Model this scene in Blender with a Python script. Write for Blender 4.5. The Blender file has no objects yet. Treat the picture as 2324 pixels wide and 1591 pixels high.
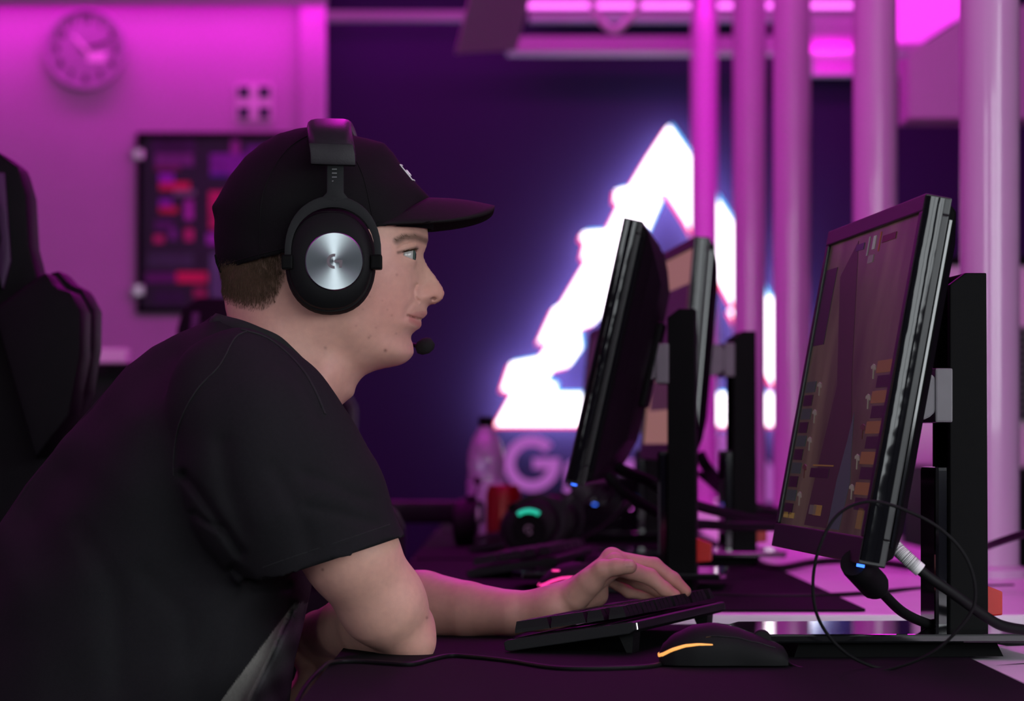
import bpy, bmesh, math, random
import numpy as np
from mathutils import Vector, Matrix
random.seed(7); np.random.seed(7)
PI = math.pi
scene = bpy.context.scene
COL = scene.collection

# ------------------------------------------------------------------ camera
F, CX, HY, ZC = 7500.0, 1162.0, 1009.0, 0.9536      # focal length in px, principal column, horizon row, eye height
camd = bpy.data.cameras.new('camera'); cam = bpy.data.objects.new('camera', camd); COL.objects.link(cam)
cam.location = (0, 0, ZC); cam.rotation_euler = (PI/2, 0, 0)
camd.sensor_width = 36.0; camd.lens = F/2324*36.0
camd.shift_y = (HY-795.5)/2324
camd.clip_start = 0.05; camd.clip_end = 60
camd.dof.use_dof = True; camd.dof.focus_distance = 3.37; camd.dof.aperture_fstop = 7.0
scene.camera = cam

# ------------------------------------------------------------------ world, exposure
w = bpy.data.worlds.new('world'); scene.world = w; w.use_nodes = True
w.node_tree.nodes['Background'].inputs[0].default_value = (0.75, 0.85, 1.0, 1)
w.node_tree.nodes['Background'].inputs[1].default_value = 0.3
scene.view_settings.view_transform = 'Standard'; scene.view_settings.look = 'None'
scene.view_settings.exposure = 0.0; scene.view_settings.gamma = 1.0
scene.view_settings.use_curve_mapping = False
try:
    scene.cycles.max_bounces = 6; scene.cycles.sample_clamp_indirect = 4.0; scene.cycles.blur_glossy = 0.5
except Exception: pass

# ------------------------------------------------------------------ light levels
DAY = 6.2          # daylit window pane behind the photographer
LED = 0.66          # overall level of the magenta LED strips
MAG = (1.0, 0.012, 0.84)

def area(name, loc, rot, sx, sy, power, col):
    d = bpy.data.lights.new(name, 'AREA'); d.shape = 'RECTANGLE'; d.size = sx; d.size_y = sy
    d.energy = power; d.color = col
    o = bpy.data.objects.new(name, d); COL.objects.link(o); o.location = loc; o.rotation_euler = rot
    return o
# magenta ceiling coves (the place's LED troughs): above the back wall, above the desks and behind the seats, plus one added fill
area('cove_light_back_left', (-0.95, 11.74, 2.56), (math.radians(12), 0, 0), 3.2, 0.08, 13.0*LED, MAG)
area('cove_light_back_right', (0.9, 9.7, 2.57), (math.radians(48), 0, 0), 3.4, 0.14, 46*LED, MAG)
area('fill_light_shelf', ((1888-1162)/7500*11.3, 11.30, 2.255), (math.radians(75), 0, 0), 0.16, 0.03, 2.2*LED, MAG)  # lamp added under the beam to brighten the trim behind it
area('cove_light_desks', (0.78, 5.6, 2.58), (0, 0, 0), 0.14, 6.5, 44*LED, MAG)
area('cove_light_middle', (-0.15, 6.8, 2.58), (0, 0, 0), 0.14, 5.0, 44*LED, MAG)
area('cove_light_seats', (-1.5, 5.3, 2.58), (0, 0, 0), 0.14, 5.6, 40*LED, MAG)

# ================================================================== helpers
def lin(c): return tuple(((v/255.0)/12.92 if v/255.0 <= 0.04045 else ((v/255.0+0.055)/1.055)**2.4) for v in c)
def P(px, py, D): return Vector(((px-CX)/F*D, D, ZC-(py-HY)/F*D))

def material(name, col, rough=0.5, metal=0.0, emit=None, estr=1.0, var=0.10, nscale=40.0, bump=0.0, bscale=300.0,
             spec=0.5, trans=0.0, ior=1.45, coat=0.0, sss=0.0, attr=None, aniso=0.0):
    m = bpy.data.materials.new(name); m.use_nodes = True
    nt = m.node_tree; b = nt.nodes['Principled BSDF']
    b.inputs['Roughness'].default_value = rough; b.inputs['Metallic'].default_value = metal
    b.inputs['Specular IOR Level'].default_value = spec; b.inputs['IOR'].default_value = ior
    b.inputs['Transmission Weight'].default_value = trans; b.inputs['Coat Weight'].default_value = coat
    c = tuple(col)+(1,)
    tc = nt.nodes.new('ShaderNodeTexCoord')
    if attr:
        a = nt.nodes.new('ShaderNodeAttribute'); a.attribute_name = attr
        base = a.outputs['Color']
    else:
        base = None
    if var > 0:
        n = nt.nodes.new('ShaderNodeTexNoise'); n.inputs['Scale'].default_value = nscale; n.inputs['Detail'].default_value = 4
        nt.links.new(tc.outputs['Object'], n.inputs['Vector'])
        mr = nt.nodes.new('ShaderNodeMapRange'); mr.inputs[1].default_value = 0.25; mr.inputs[2].default_value = 0.75
        mr.inputs[3].default_value = 1-var; mr.inputs[4].default_value = 1+var
        nt.links.new(n.outputs['Fac'], mr.inputs[0])
        mx = nt.nodes.new('ShaderNodeVectorMath'); mx.operation = 'SCALE'
        if base: nt.links.new(base, mx.inputs[0])
        else: mx.inputs[0].default_value = col
        nt.links.new(mr.outputs[0], mx.inputs['Scale'])
        nt.links.new(mx.outputs[0], b.inputs['Base Color'])
    elif base: nt.links.new(base, b.inputs['Base Color'])
    else: b.inputs['Base Color'].default_value = c
    if emit is not None:
        b.inputs['Emission Color'].default_value = tuple(emit)+(1,); b.inputs['Emission Strength'].default_value = estr
    if sss > 0:
        b.inputs['Subsurface Weight'].default_value = sss; b.inputs['Subsurface Radius'].default_value = (1.0, 0.35, 0.2)
        b.inputs['Subsurface Scale'].default_value = 0.006
    if bump > 0:
        n2 = nt.nodes.new('ShaderNodeTexNoise'); n2.inputs['Scale'].default_value = bscale; n2.inputs['Detail'].default_value = 3
        nt.links.new(tc.outputs['Object'], n2.inputs['Vector'])
        bp = nt.nodes.new('ShaderNodeBump'); bp.inputs['Strength'].default_value = bump; bp.inputs['Distance'].default_value = 0.001
        nt.links.new(n2.outputs['Fac'], bp.inputs['Height']); nt.links.new(bp.outputs[0], b.inputs['Normal'])
    if aniso > 0:
        b.inputs['Anisotropic'].default_value = aniso
        tg = nt.nodes.new('ShaderNodeTangent'); tg.direction_type = 'RADIAL'; tg.axis = 'Y'
        nt.links.new(tg.outputs[0], b.inputs['Tangent'])
    return m

M = {}
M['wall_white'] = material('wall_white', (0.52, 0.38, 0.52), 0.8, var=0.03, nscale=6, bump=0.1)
M['wall_dark'] = material('wall_dark', (0.0042, 0.0014, 0.031), 0.75, var=0.05, nscale=3)
M['ceiling'] = material('ceiling', (0.55, 0.54, 0.56), 0.85, var=0.03, nscale=5)
M['floor'] = material('floor', (0.05, 0.05, 0.055), 0.5, var=0.2, nscale=8)
M['desk_white'] = material('desk_white', (0.70, 0.68, 0.71), 0.38, var=0.03, nscale=10)
M['steel_grey'] = material('steel_grey', (0.22, 0.22, 0.24), 0.45, 0.6)
M['mat_cloth'] = material('mat_cloth', (0.0062, 0.0062, 0.0072), 0.85, spec=0.08, var=0.15, nscale=180, bump=0.25, bscale=900)
M['black_plastic'] = material('black_plastic', (0.0030, 0.0030, 0.0032), 0.5, var=0.12, nscale=60, bump=0.08, bscale=1500, spec=0.07)
M['bezel_plastic'] = material('bezel_plastic', (0.006, 0.006, 0.0065), 0.36, var=0.1, nscale=60, spec=0.6)
M['black_matte'] = material('black_matte', (0.0055, 0.0055, 0.006), 0.65, var=0.12, nscale=60, spec=0.2)
M['black_gloss'] = material('black_gloss', (0.005, 0.005, 0.006), 0.06, var=0.05, nscale=30, spec=0.9)
M['dark_grey_plastic'] = material('dark_grey_plastic', (0.0105, 0.011, 0.012), 0.5, var=0.08, nscale=60, spec=0.2)
M['grey_plastic'] = material('grey_plastic', (0.16, 0.16, 0.165), 0.5, var=0.06, nscale=40)
M['rubber'] = material('rubber', (0.006, 0.006, 0.0065), 0.55, var=0.05, spec=0.2)
M['red_plastic'] = material('red_plastic', lin((190, 28, 24)), 0.4, var=0.05)
M['keycap'] = material('keycap', (0.0075, 0.0075, 0.0085), 0.5, var=0.08, nscale=90, spec=0.2)
M['chair_leather'] = material('chair_leather', (0.0035, 0.003, 0.004), 0.55, spec=0.10, var=0.2, nscale=50, bump=0.2, bscale=500)
M['chair_trim'] = material('chair_trim', (0.05, 0.008, 0.06), 0.5, var=0.1)
M['tube'] = material('tube', (0.61, 0.38, 0.60), 0.22, var=0.03, nscale=4, coat=0.5)
M['rim_gloss'] = material('rim_gloss', (0.005, 0.005, 0.006), 0.07, var=0.05, spec=0.42, bump=0.9, bscale=14)
M['metal'] = material('metal', (0.55, 0.55, 0.57), 0.3, 1.0, var=0.05)
M['white_plastic'] = material('white_plastic', (0.72, 0.72, 0.70), 0.4, var=0.03)
M['paper_white'] = material('paper_white', (0.80, 0.80, 0.78), 0.6, var=0.02)
M['print_black'] = material('print_black', (0.01, 0.01, 0.01), 0.6, var=0.02)
M['led_blue'] = material('led_blue', (0.02, 0.06, 0.4), 0.4, emit=(0.04, 0.16, 1.0), estr=3.0, var=0)
M['led_orange'] = material('led_orange', (0.5, 0.25, 0.08), 0.4, emit=(1.0, 0.42, 0.10), estr=1.05, var=0)
M['led_pink'] = material('led_pink', (0.5, 0.05, 0.25), 0.4, emit=(1.0, 0.045, 0.32), estr=1.6, var=0)
M['led_green'] = material('led_green', (0.02, 0.4, 0.25), 0.4, emit=(0.01, 0.62, 0.36), estr=0.8, var=0)
M['led_white'] = material('led_white', (0.6, 0.6, 0.6), 0.4, emit=(1, 1, 1), estr=1.0, var=0)
M['led_magenta'] = material('led_magenta', (0.6, 0.3, 0.6), 0.4, emit=(1.0, 0.14, 0.95), estr=1.8, var=0)

class MB:
    def __init__(s): s.v = []; s.f = []
    def add(s, vs, fs):
        o = len(s.v); s.v += [tuple(v) for v in vs]; s.f += [tuple(i+o for i in f) for f in fs]; return s
    def box(s, lo, hi, mtx=None):
        x0, y0, z0 = lo; x1, y1, z1 = hi
        vs = [Vector(p) for p in ((x0,y0,z0),(x1,y0,z0),(x1,y1,z0),(x0,y1,z0),(x0,y0,z1),(x1,y0,z1),(x1,y1,z1),(x0,y1,z1))]
        if mtx: vs = [mtx @ v for v in vs]
        return s.add(vs, [(0,3,2,1),(4,5,6,7),(0,1,5,4),(1,2,6,5),(2,3,7,6),(3,0,4,7)])
    def frustum(s, lo, hi, inset, mtx=None):     # box whose top is inset (keycaps, feet)
        x0, y0, z0 = lo; x1, y1, z1 = hi; i = inset
        vs = [Vector(p) for p in ((x0,y0,z0),(x1,y0,z0),(x1,y1,z0),(x0,y1,z0),(x0+i,y0+i,z1),(x1-i,y0+i,z1),(x1-i,y1-i,z1),(x0+i,y1-i,z1))]
        if mtx: vs = [mtx @ v for v in vs]
        return s.add(vs, [(0,3,2,1),(4,5,6,7),(0,1,5,4),(1,2,6,5),(2,3,7,6),(3,0,4,7)])
    def prism(s, pts, off):                      # planar polygon (3D points) extruded by a vector
        n = len(pts); a = [Vector(p) for p in pts]; o = Vector(off); b = [p+o for p in a]
        return s.add(a+b, [tuple(range(n-1,-1,-1)), tuple(range(n, 2*n))]+[(i,(i+1)%n,(i+1)%n+n,i+n) for i in range(n)])
    def tube(s, pts, r, seg=10, close=False, flat=None):
        pts = [Vector(p) for p in pts]; n = len(pts)
        rs = r if isinstance(r, (list, tuple)) else [r]*n
        up = None; rings = []
        for i, p in enumerate(pts):
            if close: t = (pts[(i+1)%n]-pts[i-1]).normalized()
            else: t = (pts[min(i+1,n-1)]-pts[max(i-1,0)]).normalized()
            if up is None:
                up = Vector((0,0,1)) if abs(t.z) < 0.9 else Vector((1,0,0))
            a = t.cross(up)
            if a.length < 1e-6: a = t.cross(Vector((0,1,0.1)))
            a.normalize(); b = a.cross(t).normalized(); up = b
            rings.append([p + a*(rs[i]*math.cos(2*PI*k/seg)) + b*(rs[i]*(flat or 1)*math.sin(2*PI*k/seg)) for k in range(seg)])
        vs = [v for rg in rings for v in rg]; fs = []
        m = n if close else n-1
        for i in range(m):
            j = (i+1) % n
            for k in range(seg): fs.append((i*seg+k, i*seg+(k+1)%seg, j*seg+(k+1)%seg, j*seg+k))
        if not close: fs += [tuple(range(seg-1,-1,-1)), tuple((n-1)*seg+k for k in range(seg))]
        return s.add(vs, fs)
    def lathe(s, prof, c=(0,0,0), axis='Z', seg=32):   # prof: (r, h)
        vs = []; fs = []; n = len(prof); c = Vector(c)
        for r, h in prof:
            for k in range(seg):
                a = 2*PI*k/seg; x, y = r*math.cos(a), r*math.sin(a)
                vs.append(c+(Vector((x,y,h)) if axis == 'Z' else Vector((x,h,y)) if axis == 'Y' else Vector((h,x,y))))
        for i in range(n-1):
            for k in range(seg): fs.append((i*seg+k, i*seg+(k+1)%seg, (i+1)*seg+(k+1)%seg, (i+1)*seg+k))
        fs += [tuple(range(seg-1,-1,-1)), tuple((n-1)*seg+k for k in range(seg))]
        return s.add(vs, fs)
    def loft(s, rings, cap=True, close=False):
        n = len(rings[0]); vs = [v for r in rings for v in r]; fs = []
        for i in range(len(rings)-1 if not close else len(rings)):
            j = (i+1) % len(rings)
            for k in range(n): fs.append((i*n+k, i*n+(k+1)%n, j*n+(k+1)%n, j*n+k))
        if cap and not close: fs += [tuple(range(n-1,-1,-1)), tuple((len(rings)-1)*n+k for k in range(n))]
        return s.add(vs, fs)
    def build(s, name, mat, parent=None, smooth=False, bevel=0.0, offset=None, angle=0.6):
        me = bpy.data.meshes.new(name); vs = s.v
        if offset is not None: vs = [(v[0]-offset[0], v[1]-offset[1], v[2]-offset[2]) for v in vs]
        me.from_pydata(vs, [], s.f)
        bm = bmesh.new(); bm.from_mesh(me); bmesh.ops.recalc_face_normals(bm, faces=bm.faces)
        if bevel > 0:
            ed = [e for e in bm.edges if len(e.link_faces) == 2 and e.calc_face_angle(0) > 0.5]
            bmesh.ops.bevel(bm, geom=ed, offset=bevel, segments=2, profile=0.6, affect='EDGES', clamp_overlap=True)
        if smooth:
            for f in bm.faces: f.smooth = True
            for e in bm.edges:
                if len(e.link_faces) == 2 and e.calc_face_angle(0) > angle: e.smooth = False
        bm.to_mesh(me); bm.free()
        me.materials.append(mat if not isinstance(mat, str) else M[mat])
        o = bpy.data.objects.new(name, me); COL.objects.link(o)
        if parent: o.parent = parent
        return o

def tag(o, label, cat, group=None, kind=None):
    if label: o['label'] = label
    if cat: o['category'] = cat
    if group: o['group'] = group
    if kind: o['kind'] = kind
    return o
def thing(name, label, cat, loc=(0,0,0), rotz=0.0, group=None):
    o = bpy.data.objects.new(name, None); COL.objects.link(o); o.empty_display_size = 0.05
    o.location = loc; o.rotation_euler = (0, 0, rotz)
    return tag(o, label, cat, group)
def copy_tree(o, parent=None):
    c = o.copy(); COL.objects.link(c); c.parent = parent
    for ch in o.children: copy_tree(ch, c)
    return c
def struct(name, mb, mat, parent=None, **k):
    o = mb.build(name, mat, parent, **k)
    if not parent: o['kind'] = 'structure'
    return o
def catmull(pts, n=8, close=False):
    pts = [Vector(p) for p in pts]; out = []; m = len(pts)
    rng = range(m) if close else range(m-1)
    for i in rng:
        if close: p0, p1, p2, p3 = pts[i-1], pts[i], pts[(i+1)%m], pts[(i+2)%m]
        else: p0, p1, p2, p3 = pts[max(i-1,0)], pts[i], pts[i+1], pts[min(i+2,m-1)]
        for k in range(n):
            t = k/n
            out.append(0.5*((2*p1)+(p2-p0)*t+(2*p0-5*p1+4*p2-p3)*t*t+(3*p1-p0-3*p2+p3)*t**3))
    if not close: out.append(pts[-1])
    return out
def text_mesh(body, size, extrude, offset=0.0):
    cu = bpy.data.curves.new('txt', 'FONT'); cu.body = body; cu.size = size; cu.extrude = extrude; cu.offset = offset
    cu.align_x = 'CENTER'; cu.align_y = 'CENTER'
    o = bpy.data.objects.new('txt', cu); COL.objects.link(o)
    dg = bpy.context.evaluated_depsgraph_get(); dg.update()
    me = bpy.data.meshes.new_from_object(o.evaluated_get(dg)); bpy.data.objects.remove(o); bpy.data.curves.remove(cu)
    return me
def text_obj(name, body, size, extrude, mat, parent, loc, rot=(PI/2,0,0), offset=0.0, scale=(1,1,1)):
    me = text_mesh(body, size, extrude, offset); me.materials.clear(); me.materials.append(M[mat] if isinstance(mat, str) else mat)
    o = bpy.data.objects.new(name, me); COL.objects.link(o); o.parent = parent
    o.location = loc; o.rotation_euler = rot; o.scale = scale
    return o
# ================================================================== THE SETTING
ZCEIL = 2.62
WY, WYP = 12.0, 11.92          # dark wall and (slightly proud) white wall at the far end
X0, X1, YF = -4.0, 2.6, -1.7   # room sides and the window wall behind the camera
xb = (737-CX)/F*WYP            # where the white wall ends and the dark one begins
floor = struct('floor', MB().box((X0, YF, -0.05), (X1, WY, 0)), 'floor')
struct('ceiling', MB().box((X0, YF, ZCEIL), (X1, WY, ZCEIL+0.05)), 'ceiling')
struct('wall_back_right', MB().box((xb, WY, 0), (X1, WY+0.1, ZCEIL)), 'wall_dark')
struct('wall_back_left', MB().box((X0, WYP, 0), (xb, WY+0.1, ZCEIL)), 'wall_white')
struct('wall_left', MB().box((X0-0.1, YF, 0), (X0, WY+0.1, ZCEIL)), 'wall_white')
# daylight comes from the photographer's side: a window in the wall behind and a wider one in the right wall
wz0, wz1 = 0.95, 2.25; wx0, wx1 = 0.45, 2.3; wy0, wy1 = -1.3, 2.3
vx0, vx1 = -2.7, -1.25  # opening for the added fill window
mb = MB()
for a, b in ((X0, vx0), (vx1, wx0), (wx1, X1)): mb.box((a, YF-0.12, 0), (b, YF, ZCEIL))
for a, b in ((vx0, vx1), (wx0, wx1)): mb.box((a, YF-0.12, 0), (b, YF, wz0)).box((a, YF-0.12, wz1), (b, YF, ZCEIL))
struct('wall_front', mb, 'wall_dark')
mb = MB().box((X1, YF-0.12, 0), (X1+0.12, wy0, ZCEIL)).box((X1, wy1, 0), (X1+0.12, WY+0.1, ZCEIL))
mb.box((X1, wy0, 0), (X1+0.12, wy1, wz0)).box((X1, wy0, wz1), (X1+0.12, wy1, ZCEIL))
struct('wall_right', mb, 'wall_dark')
M['daylight'] = material('daylight', (0.5, 0.5, 0.5), 0.2, emit=(0.90, 0.97, 1.0), estr=DAY, var=0)
def window(name, L, n, loc, rotz):
    win = thing(name, None, None, loc, rotz); win['kind'] = 'structure'; H_ = wz1-wz0; mb = MB()
    for i in range(n):
        a = L/n*i; b = L/n*(i+1)
        MB().box((a+0.04, -0.012, 0.05), (b-0.04, 0.0, H_-0.05)).build('pane', 'daylight', win)
    for i in range(n+1):
        a = L/n*i; mb.box((max(a-0.04, 0), -0.04, 0), (min(a+0.04, L), 0.04, H_))
    mb.box((0, -0.04, 0), (L, 0.04, 0.05)).box((0, -0.04, H_-0.05), (L, 0.04, H_))
    mb.build('window_frame', 'white_plastic', win)
window('window_1', wx1-wx0, 2, (wx0, YF-0.06, wz0), 0)
window('fill_window', vx1-vx0, 2, (vx0, YF-0.06, wz0), 0)  # added window out of view, there to light the left forearm
window('window_2', wy1-wy0, 3, (X1+0.06, wy0, wz0), PI/2)

# pilaster where white wall meets dark wall, soffits and beams
xa = (676-CX)/F*11.8; xc = (737-CX)/F*11.8
struct('trim_1', MB().box((xa, 11.865, 0), (xc, WYP, ZCEIL)), 'wall_white', bevel=0.012)
zs = P(0, 13, 11.55).z
struct('trim_2', MB().box((X0, 11.50, zs), (P(740, 0, 11.5).x, 11.56, ZCEIL)), 'wall_white')        # cove lip over the white wall
struct('trim_3', MB().box((P(742, 0, 11.6).x, 11.60, P(0, 44, 11.6).z), (P(1120, 0, 11.6).x, 11.68, P(0, 24, 11.6).z)), 'wall_white')
bz0, bz1 = P(0, 116, 11.35).z, P(0, 82, 11.35).z
struct('trim_4', MB().box((P(1150, 0, 11.35).x, 11.35, bz0), (P(2100, 0, 11.35).x, 11.52, bz1)), 'wall_white')   # suspended beam
struct('trim_5', MB().box((P(1845, 0, 11.6).x, 11.6, P(0, 168, 11.6).z), (P(2100, 0, 11.6).x, 11.7, P(0, 128, 11.6).z)), 'wall_white')
struct('trim_6', MB().box((P(1200, 0, 11.7).x, 11.7, P(0, 44, 11.7).z), (P(2260, 0, 11.7).x, 11.8, ZCEIL)), 'wall_white')
struct('trim_8', MB().box((P(1842, 0, 11.65).x, 11.65, P(0, 112, 11.65).z), (P(1980, 0, 11.65).x, 11.7, P(0, 40, 11.65).z)), 'wall_white')
# bulkhead at the right with a sloping upper edge
D = 8.6
poly = [P(2062, 268, D), P(2062, 122, D), P(2180, 46, D), P(2330, 10, D), P(2700, 0, D), P(2700, 268, D)]
struct('trim_7', MB().prism(poly, (0, 0.22, 0)), 'wall_white')

# visible LED light lines
def led_bar(name, a, b, r, label):
    t = thing(name, label, 'light', tuple((Vector(a)+Vector(b))/2))
    o = (Vector(a)+Vector(b))/2
    MB().tube([a, b], r, 10).build('diffuser', 'led_magenta', t, True, offset=o)
    d = (Vector(b)-Vector(a)).normalized()
    MB().box((min(a[0],b[0]), a[1]-r*1.2, a[2]+r*0.6), (max(a[0],b[0]), a[1]+r*1.2, a[2]+r*1.8)).build('channel', 'white_plastic', t, offset=o)
led_bar('led_light_bar', P(1160, 12, 11.58), P(2300, 12, 11.58), 0.012, 'long bright magenta LED light bar under the ceiling above the logo')
t = thing('led_ceiling_light', 'bright magenta slanted LED light panel beside the right bulkhead', 'light', tuple(P(2110, 40, 10.0)))
o = P(2110, 40, 10.0)
pl = [P(2035, 96, 10.0), P(2092, 96, 9.9), P(2210, 20, 9.6), P(2210, -60, 9.6), P(2035, -60, 10.0)]
MB().prism(pl, (0, 0.02, 0)).build('diffuser', material('led_panel', (0.6,0.3,0.6), 0.4, emit=(1.0, 0.05, 0.95), estr=1.0, var=0), t, offset=o)
MB().prism([p+Vector((0, 0.021, 0)) for p in pl], (0, 0.02, 0)).build('housing', 'white_plastic', t, offset=o)

# hanging grey panel and cable loop under the ceiling
pl = [P(1034, 122, 9.0), P(1172, 114, 9.0), P(1212, -40, 8.6), P(1075, -40, 8.6)]
hp = thing('hanging_panel', 'slanted grey panel hanging from the ceiling left of the glowing logo', 'panel', tuple(pl[0]))
MB().prism(pl, (0, 0.03, 0.015)).build('board', 'wall_white', hp, offset=pl[0])
for q in (pl[2], pl[3]):
    MB().tube([q+Vector((0,0.02,0)), Vector((q.x, q.y+0.02, ZCEIL))], 0.006, 8).build('bracket', 'steel_grey', hp, True, offset=pl[0])
pts = catmull([P(1335, -150, 9.6), P(1345, 5, 9.6), P(1362, 45, 9.6), P(1392, 68, 9.6), P(1420, 52, 9.6), P(1448, 10, 9.6), P(1475, -150, 9.6)], 8)
tag(MB().tube(pts, 0.011, 10).build('ceiling_cable', 'white_plastic', None, True), 'pale cable loop dangling from the ceiling in front of the light bar', 'cable')

# ------------------------------------------------------------------ the glowing sign
SY = WY-0.10
def spt(px, py, D): return P(px, py, D)
outer = [(1518,285),(1562,348),(1600,410),(1640,470),(1672,520),(1660,520),(1700,592),(1745,676),(1760,676),(1800,760),(1840,842),(1910,965),
         (1125,965),(1166,890),(1140,884),(1160,824),(1225,812),(1252,772),(1222,778),(1258,700),(1275,690),(1334,590),(1322,585),(1330,550),(1318,540),(1325,527),(1378,524),
         (1408,462),(1396,458),(1398,432),(1430,425),(1470,358)]
inner = [(1514,436),(1556,500),(1600,580),(1640,650),(1668,700),(1655,705),(1700,790),(1760,880),(1768,893),
         (1258,893),(1262,872),(1236,866),(1254,838),(1290,830),(1318,790),(1312,745),(1345,735),(1378,700),(1392,650),(1425,590),(1462,540),(1500,452),(1480,440)]
def sign_layer(dx, dy, yy, thick):
    bm = bmesh.new()
    def loop(pts):
        vs = [bm.verts.new(P(x+dx, y+dy, yy)) for x, y in pts]
        return [bm.edges.new((vs[i], vs[(i+1) % len(vs)])) for i in range(len(vs))]
    e = loop(outer)+loop(inner)
    bmesh.ops.triangle_fill(bm, use_beauty=True, edges=e)
    # drop triangles that fill the hole
    def inside(pt, poly):
        c = False; n = len(poly); j = n-1
        for i in range(n):
            if (poly[i][1] > pt[1]) != (poly[j][1] > pt[1]) and pt[0] < (poly[j][0]-poly[i][0])*(pt[1]-poly[i][1])/(poly[j][1]-poly[i][1])+poly[i][0]: c = not c
            j = i
        return c
    kill = []
    for f in bm.faces:
        c = f.calc_center_median(); q = (c.x/c.y*F+CX-dx, HY-(c.z-ZC)/c.y*F-dy)
        if inside(q, inner) or not inside(q, outer): kill.append(f)
    bmesh.ops.delete(bm, geom=kill, context='FACES')
    r = bmesh.ops.extrude_face_region(bm, geom=bm.faces[:])
    bmesh.ops.translate(bm, verts=[v for v in r['geom'] if isinstance(v, bmesh.types.BMVert)], vec=(0, thick, 0))
    bmesh.ops.recalc_face_normals(bm, faces=bm.faces)
    return bm
sgl = P(1518, 965, SY)
sign = thing('glowing_sign', 'large glowing white triangle logo with glitch notches above white lettering on dark wall', 'sign', tuple(sgl))
def bm_obj(bm, name, mat, parent, off):
    me = bpy.data.meshes.new(name); bmesh.ops.translate(bm, verts=bm.verts, vec=-Vector(off)); bm.to_mesh(me); bm.free()
    me.materials.append(mat); o = bpy.data.objects.new(name, me); COL.objects.link(o); o.parent = parent; return o
msw = material('sign_white', (0.8,0.8,0.8), 0.4, emit=(1, 0.97, 1.0), estr=3.4, var=0)
msr = material('sign_red', (0.8,0.1,0.2), 0.4, emit=(1.0, 0.07, 0.16), estr=1.1, var=0)
msc = material('sign_cyan', (0.1,0.6,0.8), 0.4, emit=(0.03, 0.45, 0.75), estr=0.9, var=0)
msb = material('sign_halo', (0.2,0.15,0.8), 0.4, emit=(0.62, 0.50, 1.0), estr=22.0, var=0)
bm_obj(sign_layer(0, 0, SY-0.012, 0.006), 'lit_face', msw, sign, sgl)['label'] = 'white lit face'
bm_obj(sign_layer(-7, 6, SY-0.005, 0.004), 'red_fringe', msr, sign, sgl)['label'] = 'red fringe layer'
bm_obj(sign_layer(7, -5, SY+0.0, 0.004), 'cyan_fringe', msc, sign, sgl)['label'] = 'cyan fringe layer'
bm_obj(sign_layer(0, 0, SY+0.008, 0.02), 'backlight', msb, sign, sgl)['label'] = 'violet backlight strip'
mlet = material('letter_white', (0.75, 0.72, 0.78), 0.5, emit=(0.5, 0.42, 1.0), estr=0.14, var=0)  # faint violet emission stands in for light the unlit letters reflect
lt = thing('sign_lettering', 'white raised letters spelling Gaming under the glowing triangle logo', 'sign', tuple(P(1518, 1115, SY)))
for ch, cxp, w_, in (('a',1322,1), ('m',1478,1), ('i',1638,1), ('n',1716,1), ('g',1838,1)):
    q = P(cxp, 1058 if ch != 'g' else 1080, SY)
    if ch in 'amn': q = P(cxp, 1078, SY)
    if ch == 'i': q = P(cxp, 1050, SY)
    text_obj('letter', ch, 0.285, 0.012, mlet, lt, q-P(1518, 1115, SY), offset=0.012)

# the round capital G
gm = MB(); gc = P(1207, 1052, SY)-P(1518, 1115, SY); ro, ri = 0.100, 0.062; q1, q2 = [], []
for k in range(33):
    a = math.radians(42+318*k/32); q1.append((gc.x+ro*math.cos(a), -0.012, gc.z+ro*math.sin(a))); q2.append((gc.x+ri*math.cos(a), -0.012, gc.z+ri*math.sin(a)))
for k in range(32): gm.prism([q1[k], q1[k+1], q2[k+1], q2[k]], (0, 0.024, 0))
gm.prism([(gc.x+0.004, -0.0121, gc.z+0.019), (gc.x+ro, -0.0121, gc.z+0.019), (gc.x+ro, -0.0121, gc.z-0.019), (gc.x+0.004, -0.0121, gc.z-0.019)], (0, 0.0242, 0))
gm.build('letter', mlet, lt)
for ch in list(lt.children): MB().tube([ch.location+Vector((0, 0, 0)) if ch.location.length > 0 else gc+Vector((0.08, 0, 0)), (ch.location if ch.location.length > 0 else gc+Vector((0.08, 0, 0)))+Vector((0, 0.15, 0))], 0.006, 8).build('wall_pin', 'steel_grey', lt, True)
for px_, py_ in ((1518, 360), (1200, 930), (1800, 930)):
    q = P(px_, py_, SY)-sgl; MB().tube([q+Vector((0, 0.02, 0)), q+Vector((0, 0.15, 0))], 0.01, 8).build('wall_pin', 'steel_grey', sign, True)

# ------------------------------------------------------------------ things on the white wall
def wp(px, py, d=0.0): return P(px, py, WYP-d)
cc = wp(196, 113, 0); clk = thing('wall_clock', 'round white wall clock with dark numerals high on the pink-lit wall', 'clock', tuple(cc))
R = 95/F*WYP
mb = MB(); mb.lathe([(R*0.98, 0), (R, -0.012), (R, -0.035), (R*0.97, -0.045), (R*0.90, -0.045), (R*0.88, -0.03), (R*0.88, -0.012)], axis='Y', seg=56); mb.build('rim', material('clock_rim', (0.42, 0.38, 0.44), 0.4), clk, True)
mb = MB(); mb.lathe([(R*0.885, -0.008), (R*0.885, -0.016)], axis='Y', seg=56); mb.build('dial', material('clock_dial', (0.33, 0.30, 0.35), 0.6), clk)  # dial colour darkened for the shade inside its recess
for h in range(1, 13):
    a = 2*PI*h/12
    text_obj('numeral', str(h), R*0.26, 0.0008, 'print_black', clk, (R*0.70*math.sin(a), -0.0172, R*0.70*math.cos(a)), offset=0.001)
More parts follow.
